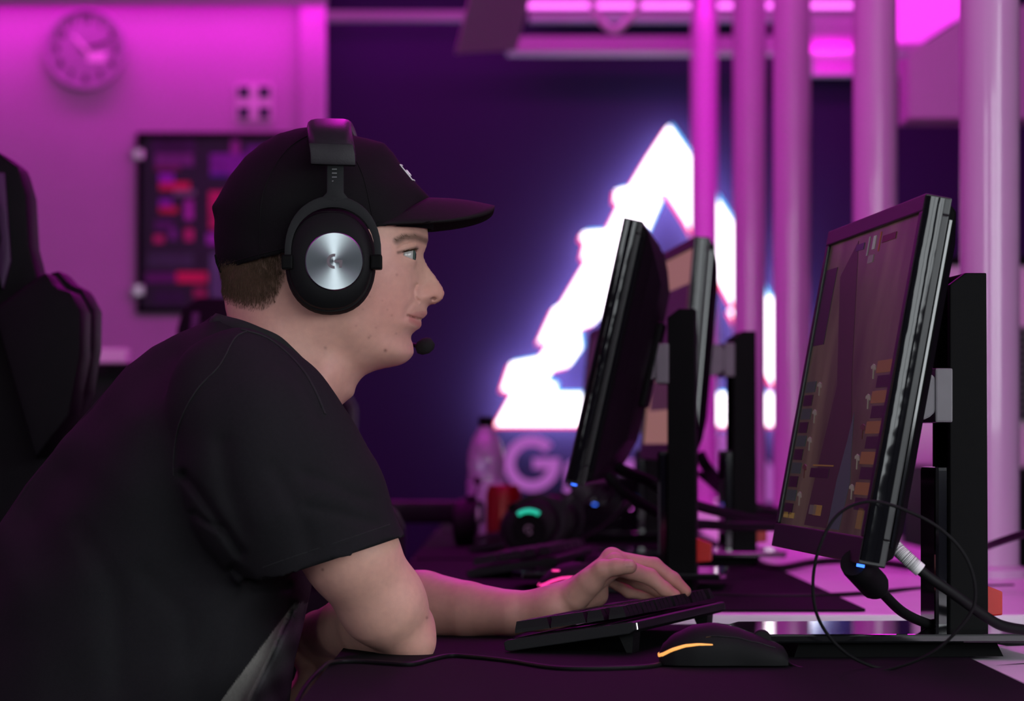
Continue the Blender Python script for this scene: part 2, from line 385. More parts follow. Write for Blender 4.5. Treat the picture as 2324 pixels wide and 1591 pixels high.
def hand(a, L, wd, nm, y, mat):
    c, s = math.cos(a), math.sin(a)
    pts = [(-wd, -0.02*1.0), (wd, -0.02), (wd*0.6, L), (-wd*0.6, L)]
    MB().prism([(x*c+z*s, y, -x*s+z*c) for x, z in pts], (0, -0.0015, 0)).build(nm, mat, clk)
hand(math.radians(72), R*0.62, 0.006, 'minute_hand', -0.021, 'print_black')
hand(math.radians(-42), R*0.42, 0.007, 'hour_hand', -0.024, 'paper_white')
MB().box((R*0.04, -0.0185, -R*0.30), (R*0.48, -0.0168, -R*0.07)).build('glare_plate', 'paper_white', clk)['label'] = 'small white glare rectangle on the dial'  # white plate stands in for a glare reflection on the dial

sq = wp(577, 233); pq = thing('wall_plaque', 'small pale wall plate with four dark squares', 'plaque', tuple(sq))
k = WYP/F
MB().box((-42*k, -0.012, -42*k), (42*k, 0, 42*k)).build('plate', 'white_plastic', pq, bevel=0.004)
for sx in (-1, 1):
    for sz in (-1, 1):
        MB().box((sx*23*k-13*k, -0.016, sz*23*k-13*k), (sx*23*k+13*k, -0.011, sz*23*k+13*k)).build('dark_square', material('teal_dark', (0.01, 0.025, 0.04), 0.5) if 'teal' not in M else M['teal'], pq, bevel=0.004)

# poster board with blurred printed blocks
pb0, pb1 = wp(312, 712), wp(668, 302); pc = Vector((pb0.x, WYP, pb0.z))
pos = thing('poster_board', 'dark framed poster board with red and purple pictures behind the black cap', 'poster', tuple(pc))
Wp, Hp = pb1.x-pb0.x, pb1.z-pb0.z
def pr(x0, y0, x1, y1, col, d, nm='print'):
    a, b = wp(x0, y1)-pc, wp(x1, y0)-pc
    m = material('poster_print', lin(col), 0.6, var=0.25, nscale=20)
    return MB().box((a.x, -0.020-d, a.z), (b.x, -0.0195, b.z)).build(nm, m, pos)
MB().box((0, -0.02, 0), (Wp, 0, Hp)).build('backing', material('poster_dark', lin((22, 18, 40)), 0.5, var=0.2, nscale=15), pos)
mb = MB()
for a, b in (((0,-0.03,0),(0.02,0,Hp)), ((Wp-0.02,-0.03,0),(Wp,0,Hp)), ((0,-0.03,0),(Wp,0,0.02)), ((0,-0.03,Hp-0.02),(Wp,0,Hp))): mb.box(a, b)
mb.build('frame', 'black_plastic', pos)
for r in ((345,312,445,345,(60,20,75)), (368,310,412,328,(235,25,50)), (352,350,440,378,(110,60,120)), (352,378,410,388,(110,35,80)), (362,395,396,416,(150,20,190)), (362,414,432,432,(215,30,85)),
          (396,432,444,444,(120,135,125)), (362,452,392,470,(140,20,180)), (362,470,404,484,(205,30,70)), (420,455,440,500,(170,60,170)), (352,500,396,524,(80,25,95)),
          (350,535,374,552,(190,45,110)), (386,520,402,545,(120,50,140)), (420,520,440,548,(195,50,120)), (336,575,440,606,(60,75,80)), (332,620,402,642,(95,20,105)), (402,618,472,642,(225,25,95)),
          (350,660,420,690,(45,20,65)), (440,655,470,676,(160,40,90)),
          (478,350,560,400,(120,45,150)), (525,318,545,350,(150,60,150)), (500,355,530,385,(190,40,110)), (480,395,520,402,(60,40,150)), (475,435,520,520,(190,35,100)), (470,530,500,556,(150,60,170)),
          (478,575,560,700,(90,115,120)), (560,330,640,470,(90,40,120)), (540,480,650,560,(120,30,100))):
    pr(*r[:4], r[4], 0.0006*random.random()+0.0005)
for py in (352, 660):
    a = wp(316, py)-pc; MB().box((a.x-0.02, -0.045, a.z-0.02), (a.x+0.02, -0.03, a.z+0.02)).build('clip', 'metal', pos, bevel=0.005)

# ------------------------------------------------------------------ tall white tubes standing along the desks
tl = [(2246,5.0,'thickest of the tall pale tubes, at the right edge beside the nearest monitor'),
      (1986,6.75,'second tall pale tube from the right, behind the nearest monitor top'),
      (1797,7.94,'middle one of the five tall pale tubes'),
      (1701,9.0,'second tall pale tube from the left, close beside the middle one'),
      (1598,10.9,'leftmost and thinnest-looking tall pale tube crossing the glowing logo')]
tube_proto = None
for px, D, lab in tl:
    x = (px-CX)/F*D
    t = thing('column_tube', lab, 'column', (x, D, 0.753), 0, 'tall pale tubes along the desks')
    if tube_proto is None:
        b = MB().lathe([(0.0452, 0.0), (0.0452, ZCEIL-0.753)], seg=48).build('tube_body', 'tube', t, True)
        c = MB().lathe([(0.058, 0.0), (0.058, 0.012), (0.047, 0.018)], seg=48).build('base_collar', 'tube', t, True)
        tube_proto = (b, c)
    else:
        for q in tube_proto:
            n = q.copy(); COL.objects.link(n); n.parent = t

# ------------------------------------------------------------------ desks
def desk(y0, y1, z, label, x0=-0.176, x1=0.80):
    t = thing('gaming_desk', label, 'desk', ((x0+x1)/2, (y0+y1)/2, 0), 0, 'white gaming desks in a row')
    hx, hy = (x1-x0)/2, (y1-y0)/2
    MB().box((-hx, -hy, z-0.025), (hx, hy, z)).build('tabletop', 'desk_white', t, bevel=0.004)
    for sx in (-1, 1):
        for sy in (-1, 1):
            cx, cy = sx*(hx-0.06), sy*(hy-0.06)
            MB().box((cx-0.025, cy-0.025, 0), (cx+0.025, cy+0.025, z-0.025)).build('leg', 'steel_grey', t)
    MB().box((-hx+0.06, -hy+0.05, z-0.07), (hx-0.06, -hy+0.08, z-0.025)).build('apron', 'steel_grey', t)
    return t
ZD, ZD2 = 0.74, 0.753
desk(1.95, 3.895, ZD, 'white gaming desk in the foreground under the elbow and keyboard')
desk(3.905, 5.70, ZD2, 'second white gaming desk, its pale front edge showing beside the nearest monitor base')
desk(5.71, 7.50, ZD2, 'third white gaming desk, carrying the red can and clear bottle')
desk(7.51, 11.2, ZD2, 'farthest white gaming desk below the glowing logo')
def deskmat(y0, y1, x0, x1, z, label):
    b = MB(); r = 0.02; pts = []
    for cx, cy, a0 in ((x1-r, y1-r, 0), (x0+r, y1-r, 90), (x0+r, y0+r, 180), (x1-r, y0+r, 270)):
        for k in range(5):
            a = math.radians(a0+22.5*k); pts.append((cx+r*math.cos(a), cy+r*math.sin(a), z))
    b.prism(pts, (0, 0, 0.003))
    return tag(b.build('desk_mat', 'mat_cloth'), label, 'desk mat', 'dark cloth desk mats')
deskmat(2.2, 3.875, -0.1745, 0.452, ZD, 'dark cloth desk mat in the foreground under keyboard and mouse')
deskmat(3.955, 5.67, -0.1745, 0.425, ZD2, 'dark cloth desk mat on the second desk behind the hand')
deskmat(5.75, 7.46, -0.1745, 0.42, ZD2, 'dark cloth desk mat on the third desk under the red can')
deskmat(7.58, 11.1, -0.1745, 0.44, ZD2, 'dark cloth desk mat on the farthest desk below the lettering')

# white vented unit on a black cabinet at the right edge
D = 8.0; ux = (2128-CX)/F*D; cab_z = P(0, 1062, D).z
cb = thing('black_cabinet', 'black cabinet behind the rightmost tube, under the white vented unit', 'cabinet', (ux+0.25, D+0.25, 0))
MB().box((-0.27, -0.27, 0), (0.27, 0.27, cab_z)).build('body', 'black_matte', cb)
MB().box((-0.25, -0.285, 0.05), (-0.005, -0.27, cab_z-0.03)).build('door', 'black_plastic', cb)
MB().box((0.005, -0.285, 0.05), (0.25, -0.27, cab_z-0.03)).build('door', 'black_plastic', cb)
vu = thing('vented_unit', 'white unit with grey mesh grille and black lid at the right edge', 'appliance', (ux+0.25, D+0.25, cab_z))
h1 = P(0, 602, D).z-cab_z
MB().box((-0.25, -0.25, 0), (0.25, 0.25, h1)).build('body', 'white_plastic', vu, bevel=0.008)
MB().box((-0.255, -0.255, h1), (0.255, 0.255, h1+0.022)).build('lid', 'black_plastic', vu)
zg0, zg1 = P(0, 955, D).z-cab_z, P(0, 742, D).z-cab_z
MB().box((-0.22, -0.256, zg0), (0.22, -0.251, zg1)).build('grille', 'grey_plastic', vu)
for i in range(14):
    z = zg0+(zg1-zg0)*(i+0.5)/14
    MB().box((-0.21, -0.262, z-0.004), (0.21, -0.256, z+0.004)).build('slat', 'dark_grey_plastic', vu)

# counter with a white box at the left, seen between chair and shoulder
D = 8.2; cz = P(0, 826, D).z
ct = thing('counter', 'dark counter at the left between the gaming chair and the shoulder', 'counter', (P(250, 0, D).x, D+0.3, 0))
MB().box((-0.55, -0.3, 0), (0.55, 0.3, cz-0.03)).build('body', 'dark_grey_plastic', ct)
MB().box((-0.58, -0.33, cz-0.03), (0.58, 0.33, cz)).build('counter_top', 'black_matte', ct)
wb = thing('white_box', 'small bright white box on the dark counter left of the shoulder', 'box', (P(268, 0, D).x, D-0.1, cz))
MB().box((-0.036, -0.05, 0), (0.036, 0.05, 0.028)).build('box_body', 'paper_white', wb, bevel=0.003)
MB().box((-0.0375, -0.0515, 0.022), (0.0375, 0.0515, 0.034)).build('box_lid', 'paper_white', wb, bevel=0.003)
# ================================================================== MONITORS
M['screen_game'] = None
def screen_material():
    m = bpy.data.materials.new('screen_game'); m.use_nodes = True; nt = m.node_tree; b = nt.nodes['Principled BSDF']
    b.inputs['Base Color'].default_value = (0.008, 0.008, 0.009, 1); b.inputs['Roughness'].default_value = 0.28
    tc = nt.nodes.new('ShaderNodeTexCoord'); mp = nt.nodes.new('ShaderNodeMapping'); mp.inputs['Scale'].default_value = (1, 5, 2.2)
    n = nt.nodes.new('ShaderNodeTexNoise'); n.inputs['Scale'].default_value = 2.2; n.inputs['Detail'].default_value = 6
    cr = nt.nodes.new('ShaderNodeValToRGB')
    e = cr.color_ramp.elements; e[0].position = 0.3; e[0].color = lin((40, 26, 24))+(1,); e[1].position = 0.72; e[1].color = lin((78, 60, 52))+(1,)
    nt.links.new(tc.outputs['Object'], mp.inputs[0]); nt.links.new(mp.outputs[0], n.inputs['Vector']); nt.links.new(n.outputs['Fac'], cr.inputs[0])
    nt.links.new(cr.outputs[0], b.inputs['Emission Color']); b.inputs['Emission Strength'].default_value = 0.62; b.inputs['Specular IOR Level'].default_value = 0.2
    return m
M['screen_game'] = screen_material()
M['screen_page'] = material('screen_page', (0.01, 0.01, 0.01), 0.3, emit=lin((150, 105, 95)), estr=0.75, var=0)
M['screen_dim'] = material('screen_dim', (0.01, 0.01, 0.01), 0.3, emit=lin((60, 36, 56)), estr=0.4, var=0)
def hud(col, s=0.5): return material('screen_mark', (0.01, 0.01, 0.01), 0.4, emit=lin(col), estr=s*0.40, var=0)

def make_monitor(loc, rotz, mid, tilt, label, screen='game', xs=-0.127, group='black gaming monitors on stands'):
    """local frame: user sits at -X, panel width along Y; mid = height of the panel centre above the desk"""
    t = thing('gaming_monitor', label, 'monitor', loc, rotz, group)
    W, H, T = 0.56, 0.355, 0.026
    R = Matrix.Translation((xs, 0, mid)) @ Matrix.Rotation(math.radians(tilt), 4, 'Y')
    def pb(lo, hi, name, mat, bev=0.0, parent=t):
        return MB().box(lo, hi, R).build(name, mat, parent, bevel=bev)
    # panel frame: four bezel bars with a thick glossy rim
    bz = 0.017
    fr = MB()
    fr.box((0, -W/2, H/2-bz), (T, W/2, H/2), R); fr.box((0, -W/2, -H/2), (T, W/2, -H/2+0.026), R)
    fr.box((0, -W/2, -H/2+0.026), (T, -W/2+bz, H/2-bz), R); fr.box((0, W/2-bz, -H/2+0.026), (T, W/2, H/2-bz), R)
    bezel = fr.build('bezel', 'bezel_plastic', t, bevel=0.0015)
    for s in (-1, 1):
        prof = [(0.0005, 0.0), (0.0015, 0.0022), (0.0045, 0.0030), (0.0105, 0.0032), (0.0165, 0.0030), (0.0190, 0.0022), (0.0200, 0.0)]
        rim = MB(); rings = []
        for z in (-H/2+0.004, H/2-0.002):
            rings.append([R @ Vector((a, s*(W/2+b), z)) for a, b in prof]+[R @ Vector((0.0195, s*(W/2-0.002), z)), R @ Vector((0.0005, s*(W/2-0.002), z))])
        rim.loft(rings).build('glossy_rim', 'rim_gloss', bezel, True)
    scr = pb((0.0035, -W/2+bz-0.001, -H/2+0.025), (0.006, W/2-bz+0.001, H/2-bz+0.001), 'screen', {'game':'screen_game','page':'screen_page','dim':'screen_dim'}[screen])
    def mark(y, z, wd, ht, col, s=0.5):
        return MB().box((0.0028, y-wd/2, z-ht/2), (0.0034, y+wd/2, z+ht/2), R).build('screen_mark', hud(col, s), scr)
    if screen == 'game':
        # score line along the top edge, player boxes down both sides, ammunition and money along the bottom
        mark(0.012, 0.145, 0.006, 0.020, (170,160,170)); mark(-0.020, 0.147, 0.014, 0.014, (200,195,200)); mark(-0.016, 0.130, 0.030, 0.008, (150,130,140))
        mark(-0.052, 0.146, 0.005, 0.020, (190,90,60)); mark(-0.105, 0.147, 0.075, 0.007, (120,45,40), 0.3); mark(0.062, 0.147, 0.048, 0.007, (70,60,120), 0.3)
        for k in range(5):
            z = 0.001-0.030*k
            mark(0.222, z, 0.066, 0.012, (42, 72, 62), 0.55); mark(0.225, z-0.015, 0.060, 0.012, (34, 22, 22), 0.4)
            mark(-0.215, z+0.013, 0.088, 0.012, (150, 96, 48), 0.6); mark(-0.222, z-0.002, 0.076, 0.012, (40, 25, 30), 0.5)
            for yy, zz, c in ((0.166, z-0.002, (190,175,165)), (-0.150, z+0.010, (200,185,172))):
                if k == 3 and yy > 0 or k == 2 and yy < 0: c = (110, 60, 45)
                ic = ((-9,1),(-5,6),(1,8),(8,5),(6,2),(2,3),(-1,-1),(-4,-10),(-6,-10),(-3,0),(-4,2),(-7,0))     # small palm-like icon
                mb = MB(); mb.prism([R @ Vector((0.0028, yy+a_*0.0017, zz+b_*0.00085)) for a_, b_ in ic], R.to_3x3() @ Vector((0.0006, 0, 0)))
                mb.build('screen_mark', hud(c, 0.36), scr)
        mark(0.27-0.035, -0.141, 0.030, 0.006, (190,150,70), 0.5); mark(0.195, -0.141, 0.030, 0.006, (190,150,70), 0.5)
        mark(0.06, -0.132, 0.045, 0.010, (110,100,95), 0.5); mark(0.03, -0.132, 0.05, 0.011, (190,140,60), 0.4)
        mark(-0.225, -0.135, 0.028, 0.020, (160,120,60), 0.4); mark(0.045, -0.085, 0.13, 0.0015, (170,120,45), 0.5)
        mark(0.06, -0.093, 0.12, 0.010, (36,22,22), 0.4); mark(0.262, -0.137, 0.004, 0.014, (220,30,25), 0.0)
        # slanting blue-grey shape in the game picture
        mb = MB(); mb.prism([R @ Vector((0.0031, y, z)) for y, z in ((-0.085,-0.03),(-0.11,-0.07),(-0.135,-0.10),(-0.12,-0.149),(-0.05,-0.149),(-0.055,-0.10),(-0.075,-0.06))], R.to_3x3() @ Vector((0.0003,0,0)))
        mb.build('screen_mark', hud((62, 74, 84), 0.6), scr)
        mb = MB(); mb.prism([R @ Vector((0.0032, y, z)) for y, z in ((0.16,0.12),(0.08,0.155),(-0.03,0.01),(-0.10,-0.06),(-0.04,-0.149),(0.10,-0.149),(0.05,0.0))], R.to_3x3() @ Vector((0.0002,0,0)))
        mb.build('screen_mark', hud((48, 32, 30), 0.75), scr)
        mark(0.225, 0.09, 0.075, 0.085, (40, 24, 42), 0.6)
    elif screen == 'page':
        mark(-0.05, 0.06, 0.36, 0.09, (72, 30, 70), 0.7); mark(0.05, -0.07, 0.30, 0.05, (110, 70, 90), 0.6)
    # back shell: tapered bulge
    mb = MB(); rings = []
    for x, iy, iz in ((T-0.001, 0.004, 0.004), (T+0.008, 0.010, 0.010), (T+0.020, 0.05, 0.035), (T+0.034, 0.13, 0.07), (T+0.036, 0.16, 0.10)):
        rings.append([R @ Vector((x, y, z)) for y, z in ((-W/2+iy, -H/2+iz), (W/2-iy, -H/2+iz), (W/2-iy, H/2-iz), (-W/2+iy, H/2-iz))])
    back = mb.loft(rings).build('back_shell', 'black_plastic', t, bevel=0.003)
    MB().box((T+0.002, -W/2+0.006, -H/2+0.02), (T+0.0045, -W/2+0.0045, H/2-0.02), R).build('seam', 'black_gloss', back)
    pb((T+0.034, -0.06, -0.06), (T+0.044, 0.06, 0.06), 'mount_plate', 'black_plastic', 0.003)
    # arm: flat grey knuckle with a round hinge
    ax0 = xs+T+0.03
    arm = MB(); pts = []
    for k in range(13):
        a = -PI/2+PI*k/12; pts.append((-0.040+0.022*math.cos(a)-0.012, -0.05, mid-0.012+0.026*math.sin(a)))
    pts = [(ax0, -0.05, mid-0.045)]+pts+[(ax0+0.006, -0.05, mid+0.03)]
    arm.prism(pts, (0, 0.10, 0)); armo = arm.build('arm', 'grey_plastic', t, bevel=0.002)
    MB().box((-0.036, -0.052, mid-0.040), (-0.018, 0.052, mid+0.015)).build('hinge_block', 'grey_plastic', armo, bevel=0.002)
    # stand pole with a channel in front and a chamfered head
    ph = 0.385
    prof = [(-0.020, 0.012), (0.020, 0.012), (0.018, ph), (-0.004, ph), (-0.020, ph-0.012)]
    mb = MB().prism([(x, -0.045, z) for x, z in prof], (0, 0.012, 0)); mb.prism([(x, 0.033, z) for x, z in prof], (0, 0.012, 0))
    mb.prism([(-0.004, -0.034, 0.012), (0.020, -0.034, 0.012), (0.018, -0.034, ph), (-0.004, -0.034, ph)], (0, 0.068, 0))
    pole = mb.build('stand_pole', 'black_plastic', t, bevel=0.0015)
    MB().box((-0.006, -0.032, 0.20), (-0.003, 0.032, ph-0.02)).build('channel', material('dark_red', (0.03, 0.004, 0.008), 0.35), pole)['label'] = 'dark red channel'
    MB().box((-0.034, -0.040, 0.012), (-0.018, 0.040, 0.188)).build('front_cover', 'black_gloss', pole, bevel=0.004)
    # red cable ring at the back of the pole
    mb = MB(); mb.prism([(0.019, -0.02, 0.034), (0.040, -0.02, 0.036), (0.040, -0.02, 0.060), (0.019, -0.02, 0.068)], (0, 0.04, 0))
    mb.build('cable_ring', 'red_plastic', t, bevel=0.0015)['label'] = 'red plastic cable ring'
    # base: thin glossy plate on a lower foot
    mb = MB().prism([(-0.235, -0.06, 0.014), (-0.215, -0.12, 0.014), (0.055, -0.13, 0.014), (0.062, -0.10, 0.014), (0.062, 0.10, 0.014), (0.055, 0.13, 0.014), (-0.215, 0.12, 0.014), (-0.235, 0.06, 0.014)], (0, 0, 0.009))
    mb.build('base_plate', 'black_gloss', t, bevel=0.002)
    MB().frustum((-0.19, -0.115, 0.0), (0.02, 0.115, 0.0145), 0.006).build('base_foot', 'black_plastic', t)
    pb((0.006, -W/2+0.037, -H/2-0.0030), (0.013, -W/2+0.042, -H/2+0.0005), 'power_light', 'led_blue')['label'] = 'blue power light'
    return t
make_monitor((0.461, 3.40, ZD+0.003), math.radians(3.9), 0.273, 10.4, 'nearest black gaming monitor at right, its screen showing a brown game scene', xs=-0.1225)
make_monitor((0.238, 4.60, ZD2+0.003), math.radians(-5.0), 0.322, 12.5, 'black gaming monitor seen edge-on just beyond the hand, in front of the glowing logo', xs=-0.106)
make_monitor((0.382, 5.50, ZD2+0.003), math.radians(3.6), 0.350, 5.0, 'black gaming monitor in the middle distance with a dim beige screen', 'page')
make_monitor((0.285, 6.70, ZD2+0.003), math.radians(3.0), 0.26, 6.0, 'farthest black monitor, half hidden behind the edge-on one', 'dim')

# ================================================================== KEYBOARDS
U = 0.01905
key_mesh = {}
def keycap(wu, hu):
    k_ = (wu, hu)
    if k_ not in key_mesh:
        mb = MB(); a, b = hu*U-0.0012, wu*U-0.0012      # x size (rows), y size (columns)
        mb.frustum((-a/2, -b/2, 0), (a/2, b/2, 0.0035), 0.0004); mb.frustum((-a/2+0.0004, -b/2+0.0004, 0.0035), (a/2-0.0004, b/2-0.0004, 0.0115), 0.0022)
        o = mb.build('key', 'keycap'); key_mesh[k_] = o.data; bpy.data.objects.remove(o)
    return key_mesh[k_]
def make_keyboard(loc, rotz, label, tilt=8.9, lit=True):
    """local: x from 0 (front) to 0.137 (rear), y from 0 (near end, number pad) to 0.445 (far end)"""
    t = thing('gaming_keyboard', label, 'keyboard', loc, rotz, 'black mechanical keyboards')
    R = Matrix.Rotation(-math.radians(tilt), 4, 'Y')
    prof = [(0, 0.002), (0.004, 0.0), (0.131, 0.0), (0.137, 0.003), (0.137, 0.0105), (0.134, 0.0118), (0.004, 0.0118), (0, 0.010)]
    mb = MB().prism([R @ Vector((x, 0, z)) for x, z in prof], R.to_3x3() @ Vector((0, 0.445, 0)))
    mb.build('case', 'dark_grey_plastic', t, bevel=0.001)
    mb = MB().box((0.008, 0.006, 0.0118), (0.129, 0.439, 0.0128), R); mb.build('top_plate', 'black_plastic', t)
    for y in (0.03, 0.385):
        mb = MB().prism([R @ Vector((0.112, y, 0)), R @ Vector((0.128, y, 0)), Vector((0.125, y, -0.0005)), Vector((0.119, y, -0.0005))], (0, 0.03, 0)); mb.build('foot', 'rubber', t)
    def key(row, col, wu=1.0, hu=1.0):     # row 0 = front (space bar) row, col in units from the near end
        o = bpy.data.objects.new('key', keycap(wu, hu)); COL.objects.link(o); o.parent = t
        x = 0.010+(row+hu/2)*U+(0.004 if row >= 5 else 0); y = 0.009+(col+wu/2)*U
        o.matrix_local = R @ Matrix.Translation((x, y, 0.0172))
    # number pad (near end), navigation block, main block, function row
    key(0, 0, 1, 2); key(2, 0, 1, 2); key(4, 0)
    for r in range(5):
        for c in (1, 2, 3):
            if r == 0:
                if c == 1: key(0, 1)
                elif c == 2: key(0, 2, 2, 1)
            else: key(r, c)
    for r in (3, 4):
        for c in range(3): key(r, 4.25+c)
    for c in range(3): key(0, 4.25+c)
    key(1, 5.25)
    key(0, 7.5, 1.25); key(0, 8.75, 1.25); key(0, 10.0, 1.25); key(0, 11.25, 6.25); key(0, 17.5, 1.25); key(0, 18.75, 1.25); key(0, 20.0, 2.4)
    key(1, 7.5, 2.75); key(2, 7.5, 2.25); key(3, 7.5, 1.5); key(4, 7.5, 2.0)
    for i in range(10): key(1, 10.25+i)
    for i in range(11): key(2, 9.75+i)
    for i in range(12): key(3, 9.0+i)
    for i in range(12): key(4, 9.5+i)
    key(1, 20.25, 2.15); key(2, 20.75, 1.65); key(3, 21.0, 1.4); key(4, 21.5, 0.9)
    for c in list(range(4)): key(5, c)
    for c in range(3): key(5, 4.25+c)
    for c in (7.5, 8.5, 9.5, 10.5, 12, 13, 14, 15, 16.5, 17.5, 18.5, 19.5, 21.4): key(5, c)
    if lit:
        MB().box((0.1368, 0.010, 0.003), (0.1376, 0.0125, 0.0098), R).build('indicator_light', 'led_white', t)['label'] = 'small white indicator light'
    return t
kb1 = make_keyboard((-0.007, 3.346, ZD+0.0035), math.radians(-15.5), 'black mechanical keyboard in the foreground under the typing hand')
kb2 = make_keyboard((-0.066, 4.88, ZD2+0.0035), math.radians(-8), 'black keyboard on the second desk, just beyond the forearm', lit=False)
kb3 = make_keyboard((-0.078, 6.02, ZD2+0.0035), math.radians(-6), 'black keyboard on the third desk, in front of the red can', lit=False)

# ================================================================== MICE
def make_mouse(loc, rotz, label, led, cable=None, wheel_led=False):
    """local: +X is the front (buttons), body 0.122 long, origin at rear end centre on the mat"""
    t = thing('gaming_mouse', label, 'mouse', loc, rotz, 'gaming mice')
    L = 0.122; N = 26; K = 24
    hs = [(0, 0.010), (0.03, 0.019), (0.12, 0.029), (0.28, 0.0375), (0.42, 0.0395), (0.58, 0.036), (0.75, 0.0285), (0.9, 0.021), (0.97, 0.0165), (1.0, 0.010)]
    ws = [(0, 0.012), (0.03, 0.020), (0.12, 0.028), (0.28, 0.0325), (0.45, 0.0315), (0.6, 0.0295), (0.8, 0.0305), (0.93, 0.029), (1.0, 0.024)]
    def ip(tab, s):
        for (a, va), (b, vb) in zip(tab, tab[1:]):
            if s <= b:
                q = (s-a)/(b-a); q = q*q*(3-2*q)*0.5+q*0.5; return va+(vb-va)*q
        return tab[-1][1]
    def surf(s, a):          # a: 0 = near (-Y) bottom edge .. pi = far bottom edge
        h, wd = ip(hs, s), ip(ws, s)
        c, sn = -math.cos(a), math.sin(a)
        y = wd*math.copysign(abs(c)**0.72, c); z = 0.0012+h*abs(sn)**0.80
        if z < 0.02: y *= 0.90+0.10*(z/0.02)
        return Vector((s*L, y, z))
    rings = []
    for i in range(N+1):
        s = (1-math.cos(PI*i/N))/2
        rings.append([surf(s, PI*k/K) for k in range(K+1)])
    body = MB().loft(rings).build('body', 'black_matte', t, True, angle=1.2)
    MB().tube([surf(0.45+0.5*i/10, PI/2)+Vector((0,0,-0.0002)) for i in range(11)], 0.0006, 6).build('button_split', 'black_gloss', body, True)
    for sgn in (0, 1):
        pts = [surf(0.36+0.54*i/12, (0.22+0.05*i/12)*PI if sgn == 0 else PI-(0.22+0.05*i/12)*PI) for i in range(13)]
        MB().tube(pts, 0.0006, 6).build('side_seam', 'black_gloss', body, True)
    mb = MB(); c = surf(0.80, PI/2); mb.lathe([(0.008, -0.0035), (0.0095, -0.002), (0.0095, 0.002), (0.008, 0.0035)], (c.x, 0, c.z-0.003), axis='Y', seg=20)
    mb.build('scroll_wheel', 'rubber', t, True)
    for sgn in (0, 1):
        pts = []
        for i in range(17):
            s = 0.004+0.41*i/16; zt_ = float(np.interp(s, [0, .05, .1, .2, .3, .42], [.0095, .0125, .0160, .0200, .0215, .0212]))
            a = math.asin(min(1, ((zt_-0.0012)/ip(hs, s)))**1.25)/PI
            pts.append(surf(max(s, 0.002), (a if sgn == 0 else 1-a)*PI)+Vector((0, 0, 0)))
        rr = [0.0016*(1-0.75*(i/16)**2)+0.0002 for i in range(17)]
        MB().tube(pts, rr, 8).build('light_strip', led, t, True)['label'] = 'glowing light strip'
    if wheel_led:
        c = surf(0.16, 0.36*PI); MB().lathe([(0.0055, -0.0006), (0.0055, 0.0012)], (c.x, c.y, c.z), axis='Z', seg=20).build('logo_light', led, t, True)
    if cable:
        inv = Matrix.Rotation(-rotz, 4, 'Z') @ Matrix.Translation(-Vector(loc))
        MB().tube([inv @ p for p in catmull(cable, 10)], 0.0016, 8).build('cable', 'rubber', t, True)
    return t
mx0 = P(1496, 1518, 3.145); zc = ZD+0.005
cab = [Vector((mx0.x+0.118, 3.150, zc+0.008)), P(1800, 1511, 3.14), P(1870, 1524, 3.11), P(1985, 1526, 3.09), P(2110, 1485, 3.07), P(2190, 1410, 3.06), P(2214, 1350, 3.055), P(2195, 1270, 3.05),
       P(2140, 1205, 3.045), P(2060, 1160, 3.04), P(1975, 1138, 3.04), P(1905, 1165, 3.045), P(1862, 1235, 3.05), P(1845, 1320, 3.06), P(1856, 1400, 3.07), P(1905, 1470, 3.09), P(1980, 1512, 3.12),
       P(2080, 1522, 3.14), P(2180, 1520, 3.17), P(2330, 1508, 3.22), P(2460, 1500, 3.27)]
make_mouse((mx0.x, 3.150, ZD+0.0035), math.radians(-2), 'black gaming mouse with orange light strip in the foreground', 'led_orange', cab)
m2 = P(1225, 1335, 4.40)
make_mouse((m2.x, 4.40, ZD2+0.0035), math.radians(8), 'black gaming mouse with hot pink light strip behind the wrist', 'led_pink', None, True)

# ================================================================== CABLES
def cable(name, pts, r, label, mat='rubber', n=8):
    return tag(MB().tube(catmull(pts, n), r, 8).build(name, mat, None, True), label, 'cable')
zq = ZD+0.0058
def on_mat(px, py, z=ZD+0.0053): return P(px, py, (ZC-z)*F/(py-HY))
cable('audio_cable', [Vector((-0.21, 2.95, 0.66)), Vector((-0.196, 3.02, 0.72)), on_mat(735, 1513), on_mat(765, 1502), on_mat(820, 1501), on_mat(880, 1505), on_mat(935, 1507), on_mat(975, 1497), on_mat(1020, 1488), on_mat(1080, 1491), on_mat(1160, 1500),
                      on_mat(1240, 1513), on_mat(1300, 1517), on_mat(1400, 1516), on_mat(1480, 1511), on_mat(1540, 1497), on_mat(1620, 1490), on_mat(1700, 1486)], 0.0022, 'thin black cable lying across the foreground mat in front of the elbow')
c1 = thing('power_cable', 'thick black cable plugged into the underside of the nearest monitor', 'cable', tuple(P(1965, 1300, 3.2)))
o = P(1965, 1300, 3.2)
a, b = P(1942, 1282, 3.165), P(1992, 1336, 3.22)
d = (b-a); MB().tube([a-d*0.1, a, a+d*0.1, b-d*0.15, b], [0.0135, 0.0145, 0.0145, 0.0145, 0.011], 16).build('plug', 'black_matte', c1, True, offset=o)
MB().tube(catmull([P(1985, 1328, 3.22), P(2005, 1348, 3.24), P(2050, 1390, 3.30), P(2110, 1417, 3.38), P(2200, 1440, 3.47), P(2330, 1462, 3.52)], 8), 0.0052, 12).build('cord', 'rubber', c1, True, offset=o)
c2 = thing('video_cable', 'black cable with a white barcode sleeve behind the nearest monitor', 'cable', tuple(P(2060, 1265, 3.15)))
o = P(2060, 1265, 3.15)
cp = catmull([P(1995, 1190, 3.22), P(2024, 1233, 3.16), P(2096, 1300, 3.15), P(2160, 1345, 3.16), P(2235, 1398, 3.18), P(2290, 1424, 3.20), P(2420, 1440, 3.25)], 10)
MB().tube(cp, 0.0052, 12).build('cord', 'rubber', c2, True, offset=o)
seg_ = cp[9:20]
